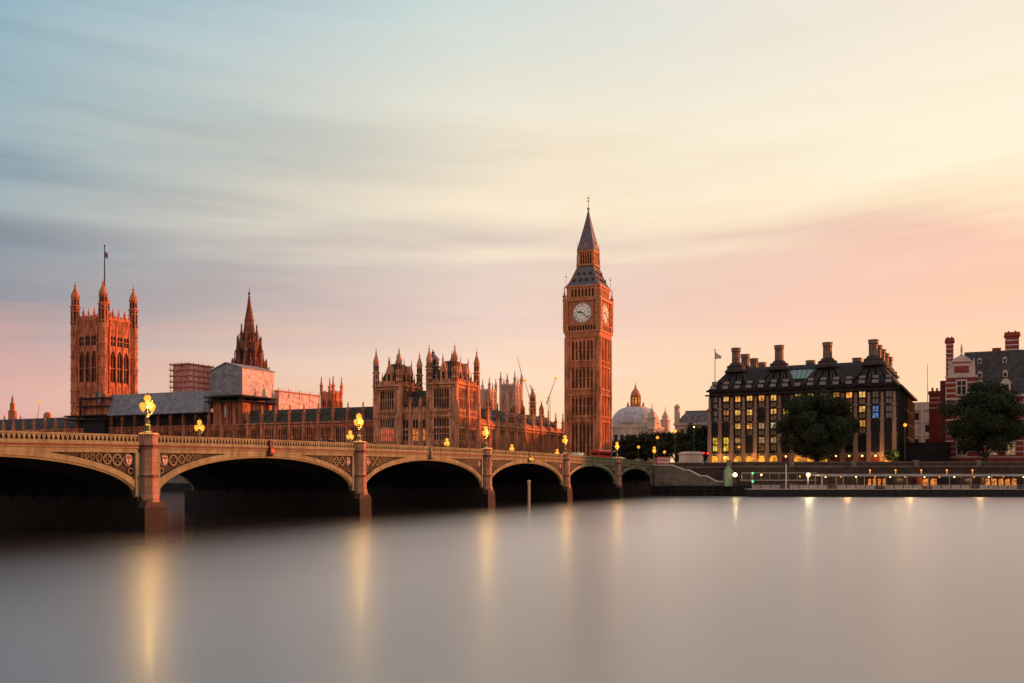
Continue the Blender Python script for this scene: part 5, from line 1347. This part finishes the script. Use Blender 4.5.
# flag mast, floodlight, green lights, hut, lamp
MA = thing('signal_mast', 'thin pale mast standing on the landing stage', 'mast', ((786-512)/F*241, 241, 2.0), 0)
mb = MB(); mb.tube((0, 0, 0), (0, 0, 6.4), .14, .1); mb.lathe(0, 0, [(.3, 0), (.3, .12), (.14, .3)], 8); mb.build('pole', 'white_paint', MA)
mb = MB(); mb.lathe(1.0, .2, [(.5, .3), (.62, .9), (.5, 1.4)], 10); mb.build('mooring_bollard', 'brick_dark', MA)
FLD = thing('floodlight', 'dazzling white floodlight on a short pole by the landing stage', 'lamp', ((808-512)/F*241.5, 241.5, 2.0), 0)
mb = MB(); mb.tube((0, 0, 0), (0, 0, 3.3), .1); mb.build('pole', 'steel', FLD)
mb = MB(); mb.sphere(0, -.1, 3.6, .5, 12, 8); mb.build('lens', 'lamp_white', FLD); lamp_light(FLD, 0, -.9, 3.6, 800, (1, .8, .42), .4)
GL = thing('navigation_post', 'post with two green lamps near the end of the landing stage', 'signal', ((752.5-512)/F*243, 243, 0), 0)
mb = MB(); mb.tube((0, 0, -1), (0, 0, 6.2), .12); mb.build('post', 'steel', GL)
for z in (6.0, 3.9):
    lm = MB(); lm.sphere(0, -.2, z, .3, 8, 5); lm.build('green_lamp', 'lamp_green', GL)
HU = thing('pier_hut', 'small pale green peaked hut at the foot of the river stairs', 'hut', ((725-512)/F*249, 249, 2.6), 0)
mb = MB(); mb.box(0, 2, 0, 2, 0, 3.7); mb.prism([(-.15, 3.7), (2.15, 3.7), (1.6, 4.6), (1, 5.4), (.4, 4.6)], 'y', -.1, 2.1); mb.build('body', 'hut_green', HU)
mb = MB(); mb.box(.4, 1.6, -.06, -.01, 1.6, 3.3); mb.build('hut_window', 'pale_glass', HU)
LPx = thing('pier_lamp', 'bright warm lamp on a dark pile beside the green hut', 'lamp', ((734.5-512)/F*247.5, 247.5, 0), 0)
mb = MB(); mb.tube((0, 0, -1), (0, 0, 5.2), .28); mb.build('pile', 'hull', LPx)
mb = MB(); mb.sphere(.1, -.1, 5.6, .6, 10, 6); mb.build('lamp_box', 'lamp_white', LPx); lamp_light(LPx, .1, -1.1, 5.6, 320, (1, .7, .3), .4)
# mooring post in the river
MP = thing('mooring_post', 'pale slim mooring post standing in the river before an arch', 'post', ((529-512)/F*170, 170, 0), 0)
mb = MB(); mb.lathe(0, 0, [(.24, -2), (.24, 4.2), (.34, 4.25), (.34, 4.5), (.15, 4.65)], 10); mb.build('post', 'timber', MP)
# low moored fender boats at wall foot
FB = thing('timber_fender', 'dark timber fender frame along the foot of the river stairs', 'fender', FW(3.5, -2.2), ROT)
mb = MB()
for k in range(9): mb.box(k*2.3, k*2.3+.3, 0, .3, -1.5, 2.9-.1*(k % 3))
for z in (.6, 1.6, 2.5): mb.box(0, 18.8, .3, .5, z, z+.22)
mb.build('timbers', 'hull', FB)

# ================================================================== STREET LAMPS on land
def street_lamp(px, py, Y, label, h=None, e=0, m_='lamp_amber', r=.42):
    z = CAMZ+(475-py)*Y/F
    T = world_thing('street_lamp', label, 'street lamp', px, Y, GZ, 'street lamps beyond the bridge')
    mb = MB(); mb.lathe(0, 0, [(.2, 0), (.2, .8), (.1, 1), (.07, z-GZ-.4), (.12, z-GZ-.3)], 8); mb.build('post', 'post_green', T)
    mb = MB(); mb.sphere(0, 0, z-GZ, r, 10, 6); mb.build('lamp_globe', m_, T)
    if e: lamp_light(T, 0, -.6, z-GZ, e, (1, .65, .25))
street_lamp(675, 431, 300, 'highest amber street lamp, over the dark trees beyond the bridge', e=400, r=.6)
street_lamp(657.5, 437.5, 300, 'amber street lamp second highest among the trees beyond the bridge', r=.5)
street_lamp(638.5, 447, 285, 'amber street lamp between the clock tower and the bridge end', r=.45)
street_lamp(664.5, 452, 290, 'low amber street lamp above the white hoarding', r=.45)
street_lamp(694, 427, 290, 'small pale street lamp before the dark tree by the offices', r=.25, m_='lamp_white')
street_lamp(905, 425, 268, 'tall orange street lamp at the corner of the dark offices', e=300, r=.5)
street_lamp(739, 447, 262, 'orange street lamp before the lit office windows', r=.35)

# ================================================================== TREES
def tree(name, label, loc, h, r, seed, nl, leafm='leaf_dark', group=None, trunk_h=.28, leaf=.55, gaps=1.0):
    rd = random.Random(seed)
    T = thing(name, label, 'tree', loc, 0, group)
    tr = MB(); zt_ = h*trunk_h
    tr.lathe(0, 0, [(r*.075, -.3), (r*.05, zt_*.4), (r*.042, zt_)], 8)
    cl = []
    for k in range(9):
        a_ = 2*math.pi*k/9+rd.uniform(-.3, .3); el_ = rd.uniform(.5, 1.3); L_ = rd.uniform(.45, .8)*r
        p0 = Vector((0, 0, zt_*rd.uniform(.75, 1.0))); p1 = p0+Vector((math.cos(a_)*math.cos(el_), math.sin(a_)*math.cos(el_), math.sin(el_)))*L_
        tr.tube(p0, p1, r*.028, r*.012, 5)
        p2 = p1+Vector((math.cos(a_)*.6, math.sin(a_)*.6, .6))*L_*.6; tr.tube(p1, p2, r*.012, r*.005, 5)
    tr.build('trunk', 'bark', T)
    cz = zt_+(h-zt_)*.5; rz = (h-zt_)*.5*1.05
    nclump = 50
    while len(cl) < nclump:
        v = Vector((rd.uniform(-1, 1), rd.uniform(-1, 1), rd.uniform(-1, 1)))
        if v.length > 1 or v.length < .3: continue
        sq = 1.0-.2*max(0, v.z)
        if v.z < 0: sq = min(1.3, 1/max(.5, math.sqrt(v.x*v.x+v.y*v.y+.36)))*(1+.25*v.z)  # wide low skirt
        
        s_ = rd.uniform(.17, .33)
        cl.append((Vector((v.x*r*.82*sq, v.y*r*.82*sq, cz+v.z*rz*.84)), s_*r, rd.uniform(.75, 1.1)))
    cm = MB()
    for i in range(nl):
        c_, s_, fl_ = cl[rd.randrange(nclump)]
        d = Vector((rd.gauss(0, 1), rd.gauss(0, 1), rd.gauss(0, 1))).normalized()*s_*(rd.random()**.42)
        p = c_+Vector((d.x, d.y, d.z*fl_*.8))
        n_ = (d.normalized()+Vector((rd.gauss(0, .5), rd.gauss(0, .5), rd.gauss(.3, .5)))).normalized()
        a_ = n_.orthogonal().normalized(); b_ = n_.cross(a_); an = rd.uniform(0, 6.28); a_, b_ = a_*math.cos(an)+b_*math.sin(an), b_*math.cos(an)-a_*math.sin(an)
        q = leaf*rd.uniform(.6, 1.3)
        cm.add([tuple(p-a_*q*.5), tuple(p+b_*q*.35), tuple(p+a_*q*.5), tuple(p-b_*q*.35)], [(0, 1, 2, 3)], 0 if rd.random() < .7 else 1)
    me = bpy.data.meshes.new('crown'); me.from_pydata(cm.v, [], cm.f)
    me.materials.append(M[leafm]); me.materials.append(M['leaf']); me.polygons.foreach_set('material_index', cm.m); me.update()
    o_ = bpy.data.objects.new('crown', me); col.objects.link(o_); o_.parent = T
    return T
n_ = n_at(817, 24); tree('plane_tree', 'broad dark plane tree standing before the lit dark offices', FW(n_, 24, GZ), 21.2, 13.0, 3, 76000, leaf=.48, trunk_h=.09)
n_ = n_at(985, 36); tree('plane_tree', 'tall dark plane tree standing before the striped brick building', FW(n_, 36, GZ), 22.6, 12.0, 8, 70000, leaf=.48, trunk_h=.09)
BT = [(629, 437, 372, 4.5), (645, 432, 375, 6.0), (660, 430, 365, 6.0), (676, 432, 350, 5.5), (690, 427, 335, 6.5), (704, 429, 318, 5.5), (617, 442, 385, 4.5)]
NAM = ['small round tree just right of the clock tower base', 'mid green tree below the broad pale dome', 'dark tree beneath the second highest amber street lamp', 'dark tree beneath the highest amber street lamp', 'tallest dark tree, below the grey mansard office roof', 'dark tree pressed against the corner of the gabled offices', 'low tree half hidden by the clock tower']
for i, (px, py, Y, r_) in enumerate(BT):
    zt_ = CAMZ+(475-py)*Y/F
    tree('street_tree', NAM[i], ((px-512)/F*Y, Y, GZ), zt_-GZ+1.0, r_*1.3, 20+i, 9000, 'leaf_dark' if i % 2 else 'leaf', 'trees beyond the bridge end', .15, .6)
sb = tree('lit_shrub', 'yellow lamp lit shrub at the right corner of the dark offices', FW(n_at(892, 31), 31, GZ), 4.6, 2.6, 44, 1800, 'leaf', None, .1, .4)
lamp_light(sb, .3, -2.6, 3.2, 350, (1, .7, .15), .3)

# ================================================================== TRAFFIC
def wheel(root, x, y, z, r):
    mb = MB(); mb.lathe(0, 0, [(r*.5, -.14), (r, -.12), (r, .12), (r*.5, .14)], 14); w_ = mb.build('wheel', 'tyre', root); w_.location = (x, y, z); w_.rotation_euler = (0, R(90), 0)
    mb = MB(); mb.lathe(0, 0, [(r*.1, -.17), (r*.5, -.15), (r*.5, .15), (r*.1, .17)], 10); h_ = mb.build('hub', 'steel', w_)
BUS = thing('double_decker_bus', 'red double decker bus crossing in front of the clock tower base', 'bus', FW(-18, 4, 8.35))
mb = MB(); mb.box(-1.25, 1.25, 0, 11, .35, 4.2); mb.frustum((-1.25, 1.25, 0, 11, 4.2), (-1.0, 1.0, .2, 10.8, 4.4)); mb.build('body', 'bus_red', BUS)
for z0_, z1_, nm in ((1.4, 2.2, 'lower_windows'), (2.9, 3.7, 'upper_windows')):
    mb = MB()
    for k in range(8):
        for x0_, x1_ in ((1.25, 1.28), (-1.28, -1.25)): mb.box(x0_, x1_, .4+k*1.3, 1.55+k*1.3, z0_, z1_)
    mb.box(-1.1, 1.1, -.03, 0, z0_, z1_); mb.build(nm, 'win_lit2' if z0_ < 2 else 'glass', BUS)
for y in (2, 8.5):
    for x in (-1.1, 1.1): wheel(BUS, x, y, .5, .5)
def van(label, t_, n_):
    zb = ztop(max(0, t_))-1.25 if t_ > -3 else GZ
    V = thing('delivery_van', label, 'van', FW(n_, -t_, zb), ROT, 'white vans crossing the bridge')
    mb = MB(); mb.prism([(0, .35), (5.2, .35), (5.2, 1.2), (4.4, 1.4), (3.7, 2.4), (3.4, 2.55), (.1, 2.55), (0, 2.4)], 'x', -.95, .95); mb.build('body', 'white_paint', V)
    mb = MB(); mb.prism([(4.3, 1.45), (3.75, 2.3), (3.72, 2.3), (4.27, 1.45)], 'x', -.85, .85)
    for x in (-.96, .95): mb.box(x, x+.01, 2.9, 3.9, 1.45, 2.1)
    mb.build('windows', 'glass', V)
    for y in (1, 4.2):
        for x in (-.85, .85): wheel(V, x, y, .35, .35)
van('white van on the bridge just left of the clock tower base', 38, -8); van('white van near the end of the bridge below the trees', 4, -9)

# ================================================================== PEOPLE on the near footway
def person_mesh(seed, coat):
    rd = random.Random(seed)
    import bmesh
    st_ = rd.uniform(.12, .24); arm = rd.uniform(-.2, .2)
    V = [(0, 0, .95), (0, 0, 1.18), (0, 0, 1.40), (0, 0, 1.50), (0, .02, 1.60), (0, .02, 1.72),
         (-.10, 0, .90), (-.10, st_*.6, .50), (-.10, st_*.4-.06, .09), (-.10, st_*.4+.12, .04),
         (.10, 0, .90), (.10, -st_*.5, .50), (.10, -st_*1.1, .10), (.10, -st_*1.1+.15, .05),
         (-.20, 0, 1.40), (-.25, -arm*.5, 1.13), (-.24, -arm+.08, .88), (-.24, -arm+.11, .78),
         (.20, 0, 1.40), (.25, arm*.5, 1.13), (.24, arm+.08, .88), (.24, arm+.11, .78)]
    E = [(0, 1), (1, 2), (2, 3), (3, 4), (4, 5), (0, 6), (6, 7), (7, 8), (8, 9), (0, 10), (10, 11), (11, 12), (12, 13), (2, 14), (14, 15), (15, 16), (16, 17), (2, 18), (18, 19), (19, 20), (20, 21)]
    RR_ = [(.15, .11), (.14, .10), (.17, .11), (.055, .055), (.085, .10), (.075, .09), (.085, .085), (.06, .06), (.045, .045), (.04, .03), (.085, .085), (.06, .06), (.045, .045), (.04, .03), (.06, .06), (.045, .045), (.035, .035), (.03, .02), (.06, .06), (.045, .045), (.035, .035), (.03, .02)]
    me = bpy.data.meshes.new('person'); me.from_pydata(V, E, [])
    ob = bpy.data.objects.new('person_tmp', me); col.objects.link(ob)
    bm = bmesh.new(); bm.from_mesh(me); lay = bm.verts.layers.skin.verify(); bm.verts.ensure_lookup_table()
    for i, v in enumerate(bm.verts): v[lay].radius = RR_[i]; v[lay].use_root = (i == 0)
    bm.to_mesh(me); bm.free()
    ob.modifiers.new('skin', 'SKIN'); s = ob.modifiers.new('sub', 'SUBSURF'); s.levels = 1; s.render_levels = 1
    dg = bpy.context.evaluated_depsgraph_get(); ev = ob.evaluated_get(dg)
    out = bpy.data.meshes.new_from_object(ev); bpy.data.objects.remove(ob)
    for x in (coat, 'cloth_navy', 'skin', 'hair'): out.materials.append(M[x])
    idx = []
    for p in out.polygons:
        c_ = p.center
        idx.append(3 if (c_.z > 1.70 or (c_.z > 1.56 and c_.y < -.02)) else 2 if c_.z > 1.5 or (abs(c_.x) > .18 and c_.z < .84 and c_.z > .7) else 1 if c_.z < .92 else 0)
    out.polygons.foreach_set('material_index', idx); out.polygons.foreach_set('use_smooth', [True]*len(idx))
    return out
PM = [person_mesh(1, 'cloth_navy'), person_mesh(2, 'cloth_red'), person_mesh(3, 'cloth_grey')]
PP = [(151.0, 0, 0, 'person in dark clothes, leftmost of the walkers on the bridge between two piers'), (149.3, 2, 1, 'person in grey coat walking second in the line of bridge walkers'), (147.9, 0, 0, 'person in dark coat walking third along the bridge parapet'),
      (146.8, 0, 1, 'person in dark coat walking just left of the second pier lamp'), (136.8, 0, 0, 'lone person in dark clothes walking right of the second pier lamp'), (155.5, 1, 1, 'person in red top walking behind the other bridge walkers'), (143.4+3.2, 1, 0, 'person in red top beside the far lantern near the second pier')]
for t_, mi, rv, lb in PP:
    o_ = bpy.data.objects.new('person', PM[mi]); col.objects.link(o_)
    o_.location = FW(-1.3-.3*rv, -t_, ztop(t_)-1.25+.06); o_.rotation_euler = (0, 0, ROT+(math.pi if rv else 0)); o_.scale = (1.0, 1.0, random.uniform(.97, 1.06))
    tag(o_, lb, 'person', 'people walking on the bridge')

# ================================================================== FAR SKYLINE: cranes, distant towers
def crane(label, px, ytop, pxb, ybase, Y, lamp=True, jibpx=None):
    x = (pxb-512)/F*Y; zt_ = CAMZ+(475-ytop)*Y/F; zb = CAMZ+(475-ybase)*Y/F
    T = thing('tower_crane', label, 'crane', (x, Y, GZ), 0, 'far cranes')
    mb = MB(); s_ = .45
    zm = zb-GZ
    for sx in (-s_, s_):
        for sy in (-s_, s_): mb.tube((sx*1.6, sy*1.6, 0), (sx*1.6, sy*1.6, zm), .16, n=4)
    for k in range(int(zm/2.4)): mb.tube((-s_*1.6, -s_*1.6, k*2.4), (s_*1.6, -s_*1.6, k*2.4+2.4), .12, n=4)
    mb.build('mast', 'far_haze', T)
    jx = (px-pxb)/F*Y; jz = zt_-GZ
    mb = MB(); a_ = Vector((0, 0, zm)); b_ = Vector((jx, 0, jz)); 
    mb.tube(a_, b_, .42, .2, n=4); mb.tube(a_, a_+(a_-b_).normalized()*5, .5, .5, n=4); mb.build('jib', 'far_haze', T)
    if lamp:
        mb = MB(); mb.sphere(jx, 0, jz+.4, 1.1, 8, 5); mb.build('warning_lamp', 'lamp_amber', T)
crane('faint luffing crane with lit tip just left of the clock tower', 555.5, 379, 549, 397, 640)
crane('faint crane with dark jib and no lamp over the pale far tower', 517.5, 357, 522, 376, 760, False)
crane('faint short crane with amber lamp above the long wing roof', 525, 381, 530, 400, 650)
crane('faint crane with low amber lamp left of the clock tower', 534, 400, 532, 392, 655)
crane('distant crane with lit tip at the far left of the skyline', 39.5, 403, 37, 422, 760)
def far_tower(name, label, px, Y, prof, n=8, base=None):
    T = thing(name, label, 'tower', ((px-512)/F*Y, Y, 0), R(10))
    mb = MB()
    mb.lathe(0, 0, [(r_*Y/F, CAMZ+(475-y)*Y/F) for r_, y in prof], n); mb.build('body', 'stone_red', T)
    return T
T = far_tower('stepped_tower', 'dark stepped far tower with a pointed top at the left edge', 12.5, 620, [(5, 470), (5, 421), (4.4, 420), (4.4, 411), (2.6, 410), (2.6, 403.5), (1.4, 402.5), (1.2, 399), (.4, 396), (.1, 394)], 4)
for sx in (-7.5, 7.5):
    pinnacle(T, sx*.65, 0, 30, CAMZ+(475-415)*620/F, 1.2, 'stone_red')
T = far_tower('round_topped_tower', 'small far tower with a rounded pinkish dome left of the great square tower', 47.5, 600, [(4.5, 470), (4.5, 420), (4.7, 419.6), (4.7, 419), (3.8, 418.5), (3.8, 415.5), (3.1, 413.5), (1.8, 412.3), (.3, 411.8)], 12)
